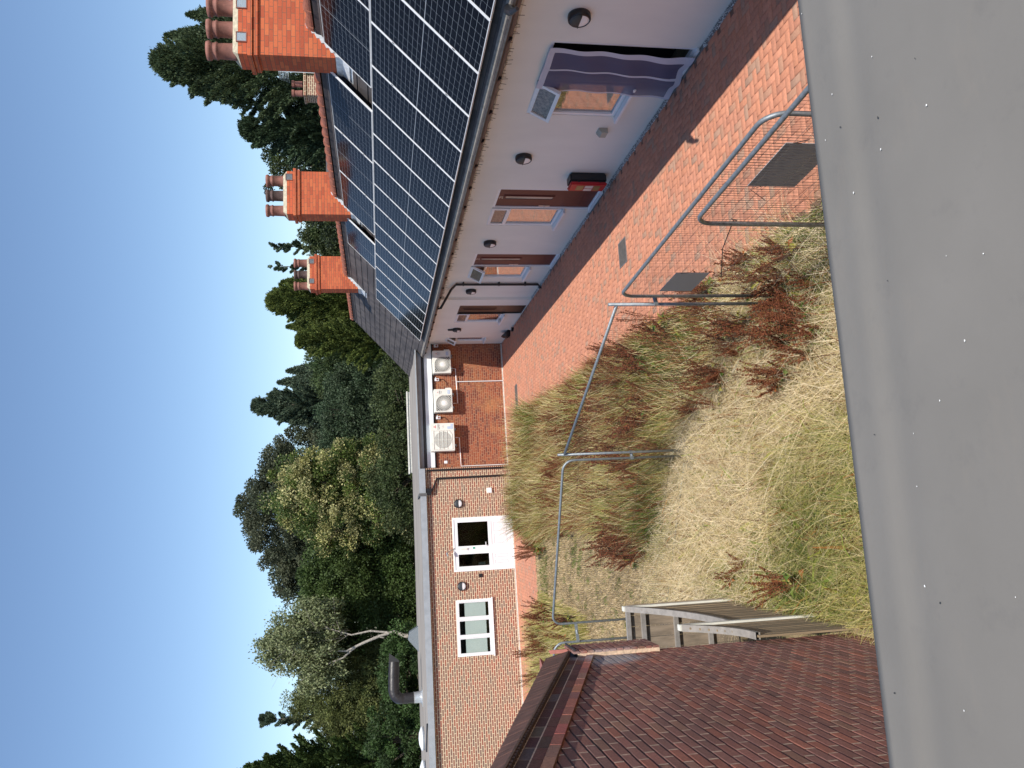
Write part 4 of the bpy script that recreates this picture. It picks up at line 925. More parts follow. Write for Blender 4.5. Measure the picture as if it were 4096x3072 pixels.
# ------------------------------------------------------------------ the ledge under the camera
def ledge():
    t = thing('window_ledge', 'smooth grey coated ledge with soft fold filling the foreground', 'ledge', (0, 0, 0))
    h = 0.42; Y1 = 1.55 * h; z0 = EYE - h; vs = []; fs = []; nx, ny = 90, 110
    def lz(x, e): return z0 - 0.0017 * math.exp(-((e - 0.058) / 0.016) ** 2) + 0.0012 * math.exp(-((e - 0.036) / 0.013) ** 2) + 0.001 * math.sin(x * 2.1 + 0.4) * math.exp(-((e - 0.1) / 0.06) ** 2)
    for j in range(ny + 1):
        for i in range(nx + 1):
            x = -1.30 + 2.75 * i / nx; y = -0.25 + (Y1 + 0.25) * j / ny; e = Y1 - y - 0.02 * (x + 0.3)
            z = lz(x, e)
            z += 0.0010 * math.sin(x * 5 + 3 * y) * math.exp(-((y - 0.1) / 0.15) ** 2)
            vs.append((x, y, z))
    for j in range(ny):
        for i in range(nx): a = j * (nx + 1) + i; fs.append((a, a + 1, a + nx + 2, a + nx + 1))
    o = len(vs); top = ny * (nx + 1)
    for i in range(nx + 1): p = vs[top + i]; vs.append((p[0], p[1] + 0.004, p[2] - 0.05))
    for i in range(nx): fs.append((top + i, top + i + 1, o + i + 1, o + i))
    m, n, b = newmat('grey_coating'); co = objco(n)
    c = ramp(n, noise(n, co, 5, 4), [(0.3, (0.158, 0.148, 0.132)), (0.7, (0.182, 0.170, 0.152))])
    st = ramp(n, noise(n, objco(n, (3, 9, 3)), 3.5, 6, 0.7), [(0.56, (0, 0, 0)), (0.80, (0.28, 0.28, 0.28))]); c = mixc(n, st, c, (0.22, 0.19, 0.155)); st2 = ramp(n, noise(n, objco(n, (2, 2, 2)), 9, 6, 0.75), [(0.55, (0, 0, 0)), (0.75, (0.35, 0.35, 0.35))]); c = mixc(n, st2, c, (0.11, 0.105, 0.10)); bump(n, b, noise(n, co, 140, 4), 0.12, 0.001)
    n.links.new(c, b.inputs['Base Color']); b.inputs['Roughness'].default_value = 0.55; b.inputs['Specular IOR Level'].default_value = 0.3
    ob = MB().add(vs, fs).build('ledge_surface', m, t); ob.data.shade_smooth()
    V = []; F = []; V2 = []; F2 = []
    rg = random.Random(12)
    for k in range(60):
        x = rg.uniform(-0.35, 0.75); y = Y1 - abs(rg.gauss(0, 0.18)) - 0.004; r = rg.uniform(0.0004, 0.0010) if rg.random() < .93 else rg.uniform(0.0011, 0.002)
        if y < 0.2: continue
        VV, FF = (V, F) if rg.random() < 0.8 else (V2, F2)
        o = len(VV); n_ = 6; zz = lz(x, Y1 - y - 0.02 * (x + 0.3)) + 0.0012
        for a in range(n_): VV.append((x + r * math.cos(a * 2 * math.pi / n_) * rg.uniform(.6, 1.6), y + r * math.sin(a * 2 * math.pi / n_) * rg.uniform(.6, 1.3), zz))
        VV.append((x, y, zz + 0.0003)); FF += [(o + a, o + (a + 1) % n_, o + n_) for a in range(n_)]
    MB().add(V, F).build('paint_specks', plain('speck_white', (0.7, 0.69, 0.66), 0.8), t)['kind'] = 'stuff'
    if V2: MB().add(V2, F2).build('dirt_specks', plain('speck_dark', (0.03, 0.03, 0.03), 0.8), t)['kind'] = 'stuff'
    MB().box(-1.30, 1.45, -0.25, 0.45, -0.1, z0 - 0.06).build('wall_below', extbrick, t)
ledge()

# ------------------------------------------------------------------ grass
def pip(poly, x, y):
    inside = np.zeros(len(x), bool); n = len(poly); j = n - 1
    for i in range(n):
        xi, yi = poly[i]; xj, yj = poly[j]
        c = ((yi > y) != (yj > y)) & (x < (xj - xi) * (y - yi) / (yj - yi + 1e-12) + xi); inside ^= c; j = i
    return inside
def blades(name, label, n, region, hfun, cols, cw, wfun, lean, curl, clump=0.0, mat=None, cat='grass', seed=1):
    rg = np.random.default_rng(seed); xs = []; ys = []
    x0 = min(p[0] for p in region); x1 = max(p[0] for p in region); y0 = min(p[1] for p in region); y1 = max(p[1] for p in region)
    area = (x1 - x0) * (y1 - y0); got = 0
    while got < n:
        x = rg.uniform(x0, x1, n); y = rg.uniform(y0, y1, n)
        # thin out far away, where blades are small
        k = pip(region, x, y) & (rg.random(n) < np.clip((9.0 / y) ** 0.9, 0.25, 1.0)); xs.append(x[k]); ys.append(y[k]); got += k.sum()
    x = np.concatenate(xs)[:n]; y = np.concatenate(ys)[:n]
    if clump:
        cxn = rg.uniform(x0, x1, 500); cyn = rg.uniform(y0, y1, 500); pick = rg.integers(0, 500, n); m = rg.random(n) < clump
        x = np.where(m, cxn[pick] + rg.normal(0, 0.10, n), x); y = np.where(m, cyn[pick] + rg.normal(0, 0.10, n), y)
        k = pip(region, x, y); x, y = x[k], y[k]; n = len(x)
    h = hfun(x, y, rg) ; w_ = wfun(x, y) * rg.uniform(0.7, 1.3, n)
    fld = np.sin(x * 2.3 + y * 1.1) + np.sin(y * 1.7 - x * 0.9) 
    a = rg.uniform(0, 2 * np.pi, n) * 0.75 + fld * 1.2
    ln = h * lean * rg.uniform(0.2, 1.6, n); dx, dy = np.cos(a) * ln, np.sin(a) * ln
    b = rg.uniform(0, 2 * np.pi, n); wx, wy = np.cos(b) * w_ / 2, np.sin(b) * w_ / 2
    S = [0.0, 0.45, 0.8, 1.0]; pts = []
    for s_ in S:
        f = s_ ** 1.6; hz = h * (s_ - curl * s_ ** 3 * rg.uniform(0.2, 1.0, n)); wd = (1 - s_ * 0.85)
        px, py = x + dx * f, y + dy * f
        pts += [np.stack([px - wx * wd, py - wy * wd, hz], 1), np.stack([px + wx * wd, py + wy * wd, hz], 1)]
    V = np.stack(pts, 1).reshape(-1, 3); i = np.arange(n)[:, None] * 8
    Q = np.concatenate([i + np.array([2 * k, 2 * k + 1, 2 * k + 3, 2 * k + 2]) for k in range(3)])
    cols = np.array(cols); patch = (np.sin(x * 1.9 + 1.3 * np.sin(y * 0.8)) + np.sin(y * 1.3 + x) + 0.8 * np.sin(x * 6.1 + 2 * np.sin(y * 3.7)) * np.sin(y * 4.3 + x * 2)) * 0.2 + 0.5
    idx = np.clip((cw(x, y, rg, patch) * len(cols)).astype(int), 0, len(cols) - 1)
    c = cols[idx] * rg.uniform(0.75, 1.25, (n, 1)); 
    return tag(fastmesh(name, V, Q, mat, np.repeat(c, 8, 0)), label, cat, kind='stuff')
gm = attrmat('grass_blade', 0.65, trans=0.30, spec=0.25)
pal_g = [(0.08, 0.15, 0.025), (0.17, 0.23, 0.045), (0.34, 0.34, 0.08), (0.50, 0.43, 0.14), (0.64, 0.53, 0.24), (0.78, 0.64, 0.37)]
TALL = [(3.02, 9.6), (3.0, 22.6), (2.2, 24.05), (-1.2, 24.05), (-0.75, 22.5), (-0.4, 18.5), (-0.45, 15.0), (-1.1, 13.3), (0.9, 11.5), (1.9, 9.6)]
NEAR = [(3.0, 5.2), (3.02, 9.0), (2.3, 10.0), (1.2, 11.6), (-0.7, 13.6), (-1.9, 13.2), (-1.30, 11.0), (-1.24, 5.2)]
ALL = [(3.04, 5.0), (3.04, 22.6), (2.2, 24.1), (-8.0, 24.1), (-8.0, 12.0), (-1.25, 10.5), (-1.25, 5.0)]
MOWN = [(3.03, 5.0), (3.04, 22.6), (2.2, 24.1), (-8.0, 24.1), (-8.0, 12.0), (-2.0, 12.2), (-0.9, 12.9), (2.2, 8.2), (2.3, 5.0)]
# short dry turf
blades('short_turf', 'short bleached turf over the open lawn', 150000, MOWN, lambda x, y, r: r.uniform(0.02, 0.08, len(x)), [(0.12, 0.17, 0.035), (0.20, 0.22, 0.06), (0.42, 0.33, 0.16), (0.56, 0.43, 0.24), (0.64, 0.50, 0.31), (0.50, 0.38, 0.21)],
       lambda x, y, r, p: np.clip(r.normal(0.66, 0.2, len(x)) - 0.5 * (p < 0.10) - 0.42 * (y > 22.4) * (y < 23.5) * (r.random(len(x)) < .8) - 0.4 * ((np.sin(x * 7 + y * 3) * np.sin(y * 5 - x * 2)) > 0.72), 0, 0.999), lambda x, y: 0.004 + 0.0007 * y, 0.8, 0.3, mat=gm, seed=11)
def htall(x, y, r):
    e = np.clip((3.05 - x) / 0.7, 0.15, 1.0); c = 0.5 + 0.5 * np.sin(x * 2.1 + y) * np.sin(y * 1.3)
    f = np.clip((y - 9.5) / 3.5, 0.45, 1.0) * np.clip((x + 1.0 + 0.0 * y) / 0.7, 0.35, 1)
    f = f * (1 + 0.45 * np.clip((y - 18.0) / 4.0, 0, 1)) * np.where((x < -0.9) & (y > 21), 0.7, 1)
    return (0.25 + 0.60 * r.random(len(x))) * (0.45 + 0.55 * np.maximum(e, y > 21.5)) * (0.7 + 0.4 * c) * f
blades('meadow_grass', 'tall yellow-green seeding grass between the path and fence', 80000, TALL, htall, pal_g,
       lambda x, y, r, p: np.clip(r.normal(0.60, 0.22, len(x)) - 0.34 * (p < 0.34) - 0.12 * (y < 13), 0, 0.999), lambda x, y: 0.0045 + 0.00055 * y, 0.40, 0.2, 0.45, gm, seed=12)
STRAND = [(3.0, 5.2), (3.02, 9.0), (2.3, 10.0), (1.2, 11.6), (-0.7, 13.6), (-1.9, 13.2), (-1.3, 8.9), (0.4, 8.8), (0.9, 7.6), (1.1, 5.2)]
def hnear(x, y, r): return 0.08 + 0.38 * r.random(len(x)) ** 1.5
def cnear(x, y, r, p):
    g = (np.clip((8.9 - y) / 0.8, 0, 1) * np.clip((0.9 - x) / 0.8, 0, 1) * 0.28 + 0.5 * (p < 0.33) + 0.25 * np.clip((x - 1.8) / 0.6, 0, 1))
    return np.clip(r.normal(0.78, 0.18, len(x)) - g * r.uniform(0.5, 1.2, len(x)), 0, 0.999)
blades('straw_grass', 'flattened straw-coloured dry grass between the wall and fence', 46000, NEAR, hnear, pal_g + [(0.78, 0.64, 0.40)], cnear, lambda x, y: 0.0055 + 0.0001 * y, 1.4, 0.6, 0.45, gm, seed=13)
blades('straw_strands', 'long pale dead grass strands lying tangled over the weeds', 12000, STRAND, lambda x, y, r: r.uniform(0.25, 0.55, len(x)), [(0.42, 0.34, 0.17), (0.66, 0.53, 0.32), (0.80, 0.66, 0.43), (0.88, 0.76, 0.54)],
       lambda x, y, r, p: np.clip(r.normal(0.6, 0.25, len(x)), 0, 0.999), lambda x, y: 0.0085 + 0 * x, 1.7, 0.75, 0.7, gm, seed=15)
blades('seeding_stalks', 'pale seeding stalks standing above the tall grass', 9000, TALL, lambda x, y, r: htall(x, y, r) + 0.22, [(0.62, 0.50, 0.24), (0.75, 0.62, 0.34), (0.34, 0.12, 0.05)],
       lambda x, y, r, p: np.clip(r.normal(0.5, 0.22, len(x)), 0, 0.999), lambda x, y: 0.007 + 0.0004 * y, 0.45, 0.2, 0.6, gm, seed=16)
rust = [(0.10, 0.035, 0.018), (0.17, 0.055, 0.025), (0.24, 0.08, 0.035), (0.30, 0.12, 0.05)]
blades('dock_stems', 'drifts of thin rust brown dock stems all through the tall grass', 15000, TALL, lambda x, y, r: htall(x, y, r) * 0.8 + 0.28, rust,
       lambda x, y, r, p: r.random(len(x)), lambda x, y: 0.011 + 0.0003 * y, 0.35, 0.1, 0.96, gm, seed=17)
blades('dock_stems', 'thin rust brown dock stems in the pale straw near the ledge', 2600, NEAR, lambda x, y, r: r.uniform(0.3, 0.75, len(x)) * np.where(x > 1.0, 1.0, 0.55), rust,
       lambda x, y, r, p: r.random(len(x)), lambda x, y: 0.010 + 0 * x, 0.5, 0.2, 0.97, gm, seed=18)
GREEN = [(1.1, 5.2), (0.9, 7.6), (0.55, 8.7), (-0.4, 8.95), (-1.26, 8.6), (-1.24, 5.2)]
blades('green_grass', 'fresh green grass mixed with pale seed heads at the foot of the ledge', 4500, GREEN, lambda x, y, r: r.uniform(0.15, 0.45, len(x)), [(0.12, 0.16, 0.035), (0.20, 0.23, 0.06), (0.34, 0.33, 0.11), (0.52, 0.46, 0.21), (0.78, 0.66, 0.42)],
       lambda x, y, r, p: np.clip(r.normal(0.45, 0.26, len(x)), 0, 0.999), lambda x, y: 0.007 + 0 * x, 1.0, 0.5, 0.5, gm, seed=19)
leafw = [(0.14, 0.20, 0.03), (0.24, 0.28, 0.05), (0.34, 0.34, 0.06), (0.36, 0.16, 0.04)]
blades('weed_leaves', 'broad yellowing weed leaves low among the grass', 1500, [(3.0, 5.2), (3.0, 18.0), (0.2, 18.0), (-0.5, 13.0), (-1.2, 9.0), (-1.2, 5.2)], lambda x, y, r: r.uniform(0.06, 0.34, len(x)), leafw,
       lambda x, y, r, p: r.random(len(x)), lambda x, y: 0.055 + 0 * x, 1.0, 0.5, 0.7, gm, seed=20)
LEFT = [(-2.4, 18.2), (-2.3, 23.6), (-3.2, 24.0), (-8.0, 24.0), (-8, 17.5), (-3.6, 17.6)]
blades('meadow_grass', 'patch of tall seeding grass in the far left corner by the brick building', 20000, LEFT, lambda x, y, r: r.uniform(0.25, 0.85, len(x)) * np.clip((-2.2 - x) / 0.9, 0.2, 1), pal_g,
       lambda x, y, r, p: np.clip(r.normal(0.62, 0.2, len(x)), 0, 0.999), lambda x, y: 0.015 + 0 * x, 0.35, 0.2, 0.45, gm, seed=14)

# ------------------------------------------------------------------ dock plants
dockm = attrmat('dock_seed', 0.8, trans=0.15); leafm = attrmat('dock_leaf_green', 0.5, trans=0.25)
def dock(seed, tall):
    rg = np.random.default_rng(seed); V = []; Q = []; C = []
    t = thing('dock_plant', 'rust red seeding dock plant standing in the long grass', 'dock plant', (0, 0, 0), (0, 0, 0), 'red dock plants scattered through the grass')
    st = MB(); ns = rg.integers(4, 8)
    for s_ in range(ns):
        a = rg.uniform(0, 6.28); ln = rg.uniform(0.05, 0.28); H = tall * rg.uniform(0.7, 1.0)
        pth = [np.array([math.cos(a) * ln * f ** 1.5, math.sin(a) * ln * f ** 1.5, H * f]) for f in (0, 0.35, 0.7, 1.0)]
        st.tube([tuple(p) for p in pth], [0.005, 0.004, 0.003, 0.0015], 4, False)
        for b_ in range(13):
            f = 0.38 + 0.6 * b_ / 12; k = min(int(f * 3), 2); base = np.array([math.cos(a) * ln * f ** 1.5, math.sin(a) * ln * f ** 1.5, H * f])
            ba = rg.uniform(0, 6.28); bl2 = (1.05 - f) * 0.26 * rg.uniform(0.6, 1.2); tip = base + np.array([math.cos(ba) * bl2 * 0.38, math.sin(ba) * bl2 * 0.38, bl2])
            for q_ in range(26):
                g_ = rg.random(); p = base * (1 - g_) + tip * g_ + rg.normal(0, 0.006, 3); r = rg.uniform(0.004, 0.009); u = rg.normal(0, 1, 3); u /= np.linalg.norm(u); v = np.cross(u, rg.normal(0, 1, 3)); v /= np.linalg.norm(v)
                o = len(V); V += [p - u * r, p - v * r, p + u * r, p + v * r]; Q.append((o, o + 1, o + 2, o + 3)); c = np.array([0.21, 0.068, 0.032]) * rg.uniform(0.4, 1.6); c = c if rg.random() > .12 else np.array([0.26, 0.13, 0.04]); C += [c] * 4
    st.build('stems', plain('dock_stem', (0.19, 0.07, 0.035), 0.8, var=0.3), t)
    fastmesh('seed_heads', V, Q, dockm, np.array(C), t)
    V = []; Q = []; C = []
    for k in range(7):
        a = rg.uniform(0, 6.28); L_ = rg.uniform(0.12, 0.24); w2_ = rg.uniform(0.025, 0.05); z = rg.uniform(0.02, 0.30); d_ = np.array([math.cos(a), math.sin(a), 0]); p_ = np.array([-math.sin(a), math.cos(a), 0]); o = len(V)
        for i, (f, w3) in enumerate(((0, 0.15), (0.3, 0.9), (0.65, 1.0), (1.0, 0.05))):
            c0 = d_ * L_ * f + np.array([0, 0, z + 0.10 * math.sin(f * 2.4)]); V += [c0 - p_ * w2_ * w3, c0 + p_ * w2_ * w3]
        for i in range(3): Q.append((o + 2 * i, o + 2 * i + 1, o + 2 * i + 3, o + 2 * i + 2))
        c = [np.array([0.16, 0.22, 0.04]), np.array([0.30, 0.28, 0.05]), np.array([0.36, 0.13, 0.04]), np.array([0.10, 0.16, 0.03])][rg.integers(0, 4)]; C += [c] * 8
    fastmesh('leaves', V, Q, leafm, np.array(C), t, True)
    return t
protos = [dock(s, h) for s, h in ((1, 0.85), (2, 0.95), (3, 0.7), (4, 1.0), (5, 0.8))]
cl = [(1.0, 13.09, 6, .5), (1.31, 12.4, 5, .35), (1.71, 13.47, 7, .5), (1.31, 14.46, 6, .5), (-0.38, 13.96, 5, .3), (-0.75, 14.5, 4, .28), (1.9, 16.1, 5, .5), (2.2, 18.0, 4, .5), (0.6, 19.0, 6, .7), (0.2, 21.8, 5, .7), (1.5, 22.2, 4, .5),
      (-2.9, 19.6, 4, .3), (-3.9, 22.4, 7, .7), (-3.3, 21.4, 5, .4), (2.45, 7.75, 4, .25), (2.15, 7.35, 4, .2), (1.95, 7.65, 4, .2), (2.7, 8.4, 3, .3), (1.6, 7.75, 3, .15), (1.45, 7.9, 2, .15), (1.96, 8.8, 4, .2), (1.9, 9.4, 3, .25),
      (1.7, 9.95, 3, .25), (-0.9, 8.26, 1, .1), (-0.9, 9.6, 2, .15), (2.6, 13.6, 4, .3), (2.6, 12.2, 4, .3), (2.9, 9.9, 3, .2), (1.4, 10.4, 2, .2), (2.3, 15.0, 5, .4), (-1.0, 23.3, 3, .3), (0.9, 16.8, 5, .5)]
def where(x, y):
    side = 'path side' if x > 1.9 else ('wall side' if x < 0 else 'middle')
    if y < 8.2: return 'rust red dock plant among pale straw by the ledge, ' + side
    if y < 9.3: return 'rust red dock plant in straw near the second fence sign, ' + side
    if y < 11.3: return 'rust red dock plant along the leaning fence foot, ' + side
    if y < 13.2: return 'rust red dock plant just behind the middle fence posts, ' + side
    if y < 15.2: return 'rust red dock plant beyond the fence in green weeds, ' + side
    if y < 18.5: return 'rust red dock plant in tall grass level with door 22, ' + side
    if y < 21.5: return 'rust red dock plant in tall grass level with the downpipe, ' + side
    return 'rust red dock plant in the farthest grass before the brick building, ' + side
rg = random.Random(5); used = [False] * 5
for (x, y, n_, sp2) in cl:
    for i in range(int(n_ * 1.7 + 0.5)):
        k = rg.randrange(5); loc = (min(x + rg.gauss(0, sp2), 2.9), y + rg.gauss(0, sp2 * 1.3), 0); s_ = rg.uniform(0.6, 1.2) * (0.75 if y < 10.5 else 1.0)
        if not used[k]: used[k] = True; o = protos[k]; o.location = loc; o.rotation_euler = (0, 0, rg.uniform(0, 6.28)); o.scale = (s_,) * 3; o['label'] = where(loc[0], loc[1])
        else: dup(protos[k], loc, (rg.gauss(0, .12), rg.gauss(0, .12), rg.uniform(0, 6.28)), where(loc[0], loc[1]), (s_,) * 3)

# ------------------------------------------------------------------ trees
bark = plain('bark', (0.09, 0.07, 0.05), 0.95, var=0.3, vs=6, bmp=0.6, bs=14)
birchbark = plain('birch_bark', (0.36, 0.32, 0.27), 0.8, var=0.7, vs=5, stretch=(2, 2, 6))
def leafcards(P, D, ln, wd, rg, spread=0.6):
    n = len(P); u = D + rg.normal(0, spread, (n, 3)); u /= np.linalg.norm(u, axis=1)[:, None] + 1e-9
    v = np.cross(u, rg.normal(0, 1, (n, 3))); v /= np.linalg.norm(v, axis=1)[:, None] + 1e-9
    L = (ln * rg.uniform(0.6, 1.4, n))[:, None]; W = (wd * rg.uniform(0.6, 1.4, n))[:, None]
    V = np.stack([P, P + u * L * 0.5 + v * W, P + u * L, P + u * L * 0.5 - v * W], 1).reshape(-1, 3)
    return V, np.arange(n * 4).reshape(-1, 4)
def tree(name, label, cat, x, y, h, rad, kind, cols, n, leaf, seed, zlow=0.15, trunkmat=bark, lobes=None, sparse=0, tips=None, rady=None):
    n = int(n * 2.2); leaf = (leaf[0] * 0.62, leaf[1] * 0.72, *leaf[2:])
    rg = np.random.default_rng(seed); t = thing(name, label, cat, (x, y, 0), (0, 0, 0), 'trees behind the buildings'); rady = rady or rad
    cols = np.array(cols)
    limbs = MB()
    cci = None
    if kind == 'cone':
        nb = int(n / 560); f = rg.random(nb) ** 0.8; hz = (zlow + (1 - zlow) * f) * h; a = rg.uniform(0, 6.283, nb)
        prof = (1 - f) ** 0.75 * (0.8 + 0.35 * rg.random(nb)); r = prof * rad * rg.uniform(0.8, 1.12, nb) + 0.15
        bd = np.stack([np.cos(a), np.sin(a) * rady / rad, 0.35 + 0.75 * f], 1); k = 560
        g = rg.uniform(0.12, 1.0, (nb, k)) ** 0.7
        P = np.stack([np.zeros(nb), np.zeros(nb), hz - r * 0.35], 1)[:, None, :] + bd[:, None, :] * (r[:, None] * g)[..., None]
        P = P + rg.normal(0, 1, (nb, k, 3)) * (0.058 * rad * (1.12 - g))[..., None] * np.array([1, 1, 0.8])
        D = np.repeat((bd + np.array([0, 0, 0.5]))[:, None, :], k, 1)
        cb = rg.uniform(0.7, 1.3, nb)[:, None] * np.ones((1, k)); P = P.reshape(-1, 3); D = D.reshape(-1, 3); cb = cb.reshape(-1)
        top = P[:, 2] < h * 1.02; P, D, cb = P[top], D[top], cb[top]
        if tips:
            for (tx, tz, tr) in tips:
                m = int(n * 0.05); g2 = rg.random(m); aa = rg.uniform(0, 6.283, m); rr = tr * (1 - g2) ** 0.8 * np.sqrt(rg.random(m))
                P = np.concatenate([P, np.stack([tx + rr * np.cos(aa), rr * np.sin(aa), tz - 3.2 * tr * (1 - g2)], 1)]); D = np.concatenate([D, np.tile([0, 0, 1.0], (m, 1))]); cb = np.concatenate([cb, rg.uniform(0.8, 1.2, m)])
        for i in range(0, nb, max(1, nb // 40)):
            limbs.tube([(0, 0, max(0.5, hz[i] - r[i] * 0.35)), tuple(np.array([0, 0, hz[i] - r[i] * 0.35]) + bd[i] * r[i] * 0.8)], [0.05, 0.015], 4, False)
    else:
        lobes = lobes or [(0, 0, 0.62 * h, rad, rady, 0.38 * h)]
        k = 260; nc = int(n / k); vol = np.array([l[3] * l[4] * l[5] for l in lobes]) ** 0.75; pick = rg.choice(len(lobes), nc, p=vol / vol.sum())
        L = np.array(lobes)[pick]; d = rg.normal(0, 1, (nc, 3)); d /= np.linalg.norm(d, axis=1)[:, None]
        s_ = rg.uniform(0.45 if not sparse else 0.3, 1.0, nc) ** 0.6 * rg.uniform(0.88, 1.14, nc)
        c0 = L[:, :3] + d * L[:, 3:6] * s_[:, None]
        cr = rg.uniform(0.35, 0.8, nc) * (0.5 if sparse else 1.0) * min(1.0, rad / 3.5)
        e = rg.normal(0, 1, (nc, k, 3)); e /= np.linalg.norm(e, axis=2)[..., None]; P = c0[:, None, :] + e * (cr[:, None] * rg.random((nc, k)) ** 0.4)[..., None] * np.array([1, 1, 0.75])
        D = (e + np.array([0, 0, 0.35 if not sparse else -0.7])).reshape(-1, 3); P = P.reshape(-1, 3); cb = np.repeat(rg.uniform(0.65, 1.35, nc), k); cci = np.repeat(rg.integers(0, len(cols), nc), k)
        for i in range(0, nc, max(1, nc // 46)):
            p = c0[i]; m = np.array([p[0] * 0.35, p[1] * 0.35, h * 0.25 + p[2] * 0.45]); 
            limbs.tube([(0, 0, min(h * 0.25, p[2] * 0.5)), tuple(m), tuple(p)], [0.09, 0.06, 0.02], 5, False)
    keep = P[:, 2] > 0.2; P, D, cb = P[keep], D[keep], cb[keep]; cci = None if cci is None else cci[keep]
    V, Q = leafcards(P, D, leaf[0], leaf[1], rg, leaf[2] if len(leaf) > 2 else 0.7)
    nn_ = len(P); ci = rg.integers(0, len(cols), nn_); ci = ci if cci is None else np.where(rg.random(nn_) < 0.72, cci, ci); c = cols[ci] * (cb * rg.uniform(0.8, 1.2, nn_))[:, None]
    fastmesh('crown', V, Q, CROWN, np.repeat(c, 4, 0), t)
    limbs.tube([(0, 0, 0), (0.1, 0, h * 0.3), (0, 0.1, h * 0.6), (0, 0, h * 0.92)], [rad * 0.07 + 0.08, rad * 0.055 + .05, rad * 0.035 + .02, 0.02], 8)
    limbs.build('trunk', trunkmat, t)
    return t
CROWN = attrmat('foliage', 0.6, trans=0.22, spec=0.3)
DK = [(0.045, 0.065, 0.024), (0.06, 0.085, 0.03), (0.075, 0.095, 0.035)]
BLU = [(0.065, 0.095, 0.06), (0.08, 0.115, 0.07), (0.10, 0.13, 0.08)]
LEY = [(0.10, 0.13, 0.032), (0.14, 0.17, 0.04), (0.08, 0.11, 0.03)]
tree('cedar_tree', 'tallest dark cedar rising behind the nearest chimney', 'tree', 22.9, 38, 15.0, 4.6, 'cone', [(0.045, 0.072, 0.036), (0.065, 0.095, 0.045), (0.085, 0.115, 0.05)], 80000, (0.24, 0.045, 0.5), 21, 0.2, tips=[(-1.5, 13.4, 0.9), (1.4, 14.6, 0.9), (2.6, 13.6, .8)])
tree('cedar_tree', 'dark cedar behind the nearest chimney at the right edge', 'tree', 27.5, 37, 13.0, 4.6, 'cone', [(0.04, 0.07, 0.035), (0.055, 0.09, 0.045)], 40000, (0.26, 0.05, 0.5), 22, 0.2)
tree('broadleaf_tree', 'dark broadleaf tree behind the middle chimney', 'tree', 18.6, 42, 10.8, 2.8, 'blob', DK + [(0.05, 0.07, 0.045)], 42000, (0.20, 0.06), 23, lobes=[(0.7, 0, 7.6, 2.4, 2.4, 2.9), (-1.2, 0, 6.3, 2.0, 2.4, 2.4), (2.5, 0, 6.0, 2.4, 2.4, 2.6)])
tree('cedar_tree', 'dark drooping cedar behind the roof between the two nearer chimneys', 'tree', 20.0, 39, 11.0, 3.6, 'cone', [(0.04, 0.065, 0.032), (0.05, 0.08, 0.04)], 46000, (0.24, 0.05, 0.5), 43, 0.1)
tree('poplar_tree', 'slim grey-green conifer tip between the middle and far chimneys', 'tree', 21.1, 60, 12.8, 1.0, 'cone', BLU, 16000, (0.28, 0.06, 0.5), 24)
tree('poplar_tree', 'slim leaning grey-green conifer tip right above the far chimney', 'tree', 19.5, 60, 12.5, 0.95, 'cone', BLU, 15000, (0.28, 0.06, 0.5), 25)
tree('leylandii_tree', 'bright yellow-green feathery conifer behind the far chimney', 'tree', 13.4, 48, 10.9, 3.7, 'cone', LEY, 85000, (0.26, 0.05, 0.5), 26, 0.05, tips=[(-1.6, 9.9, 0.6), (1.2, 10.2, 0.6)])
tree('leylandii_tree', 'lower green feathery conifer at the end of the slate roof', 'tree', 9.9, 43.5, 8.8, 2.6, 'cone', LEY, 60000, (0.22, 0.045, 0.6), 27, 0.05)
tree('hedge_tree', 'dark bushy conifer between the middle and far chimneys', 'tree', 17.4, 47, 8.9, 2.4, 'blob', DK, 26000, (0.22, 0.06), 28, lobes=[(0, 0, 5.8, 2.6, 2.2, 3.0)])
tree('pine_tree', 'blue-green pine with several pointed tops above the flat roof', 'tree', 8.2, 56, 13.0, 3.1, 'cone', BLU, 60000, (0.30, 0.05, 0.5), 29, 0.12, tips=[(1.6, 11.4, 0.8), (2.4, 10.8, 0.8), (-0.9, 11.6, .7)])
tree('pine_tree', 'grey-green pine mass low behind the flat roof', 'tree', 6.6, 50, 8.6, 3.6, 'blob', [(0.05, 0.08, 0.04), (0.065, 0.095, 0.05)], 52000, (0.24, 0.05), 30, lobes=[(-0.5, 0, 5.0, 3.4, 2.6, 3.4), (1.4, 0, 4.2, 2.6, 2.6, 3.4)])
tree('hedge_tree', 'bushy green tree filling the dip between the yellow-green conifer and the blue pine', 'tree', 9.8, 52, 9.4, 3.0, 'blob', [(0.05, 0.08, 0.03), (0.07, 0.10, 0.035)], 36000, (0.22, 0.055), 41, lobes=[(0, 0, 5.6, 2.8, 2, 3.3)])
tree('oak_tree', 'largest dark olive oak standing above the others', 'tree', 0.6, 58, 14.6, 6.0, 'blob', [(0.055, 0.065, 0.036), (0.08, 0.088, 0.05), (0.065, 0.08, 0.045)], 90000, (0.26, 0.07), 31, lobes=[(0.2, 0, 11.0, 4.6, 4, 3.5), (3.4, 0, 9.2, 3.2, 3, 3.4), (-3.4, 0, 9.3, 3.0, 3, 2.9), (0, 0, 6.0, 6, 3, 4)])
tree('flowering_tree', 'yellow-flowering broadleaf tree in front of the oak', 'tree', 1.4, 45, 10.8, 2.9, 'blob', [(0.06, 0.095, 0.022), (0.34, 0.32, 0.12), (0.44, 0.41, 0.19), (0.10, 0.14, 0.03), (0.05, 0.08, 0.02)], 62000, (0.18, 0.05), 32, lobes=[(0.4, 0, 8.4, 2.0, 2, 2.2), (-1.0, -0.3, 7.0, 1.8, 2, 2.2), (1.3, 0.2, 6.0, 2.0, 2, 2.4), (0.3, -0.4, 4.6, 2.6, 2, 1.8)])
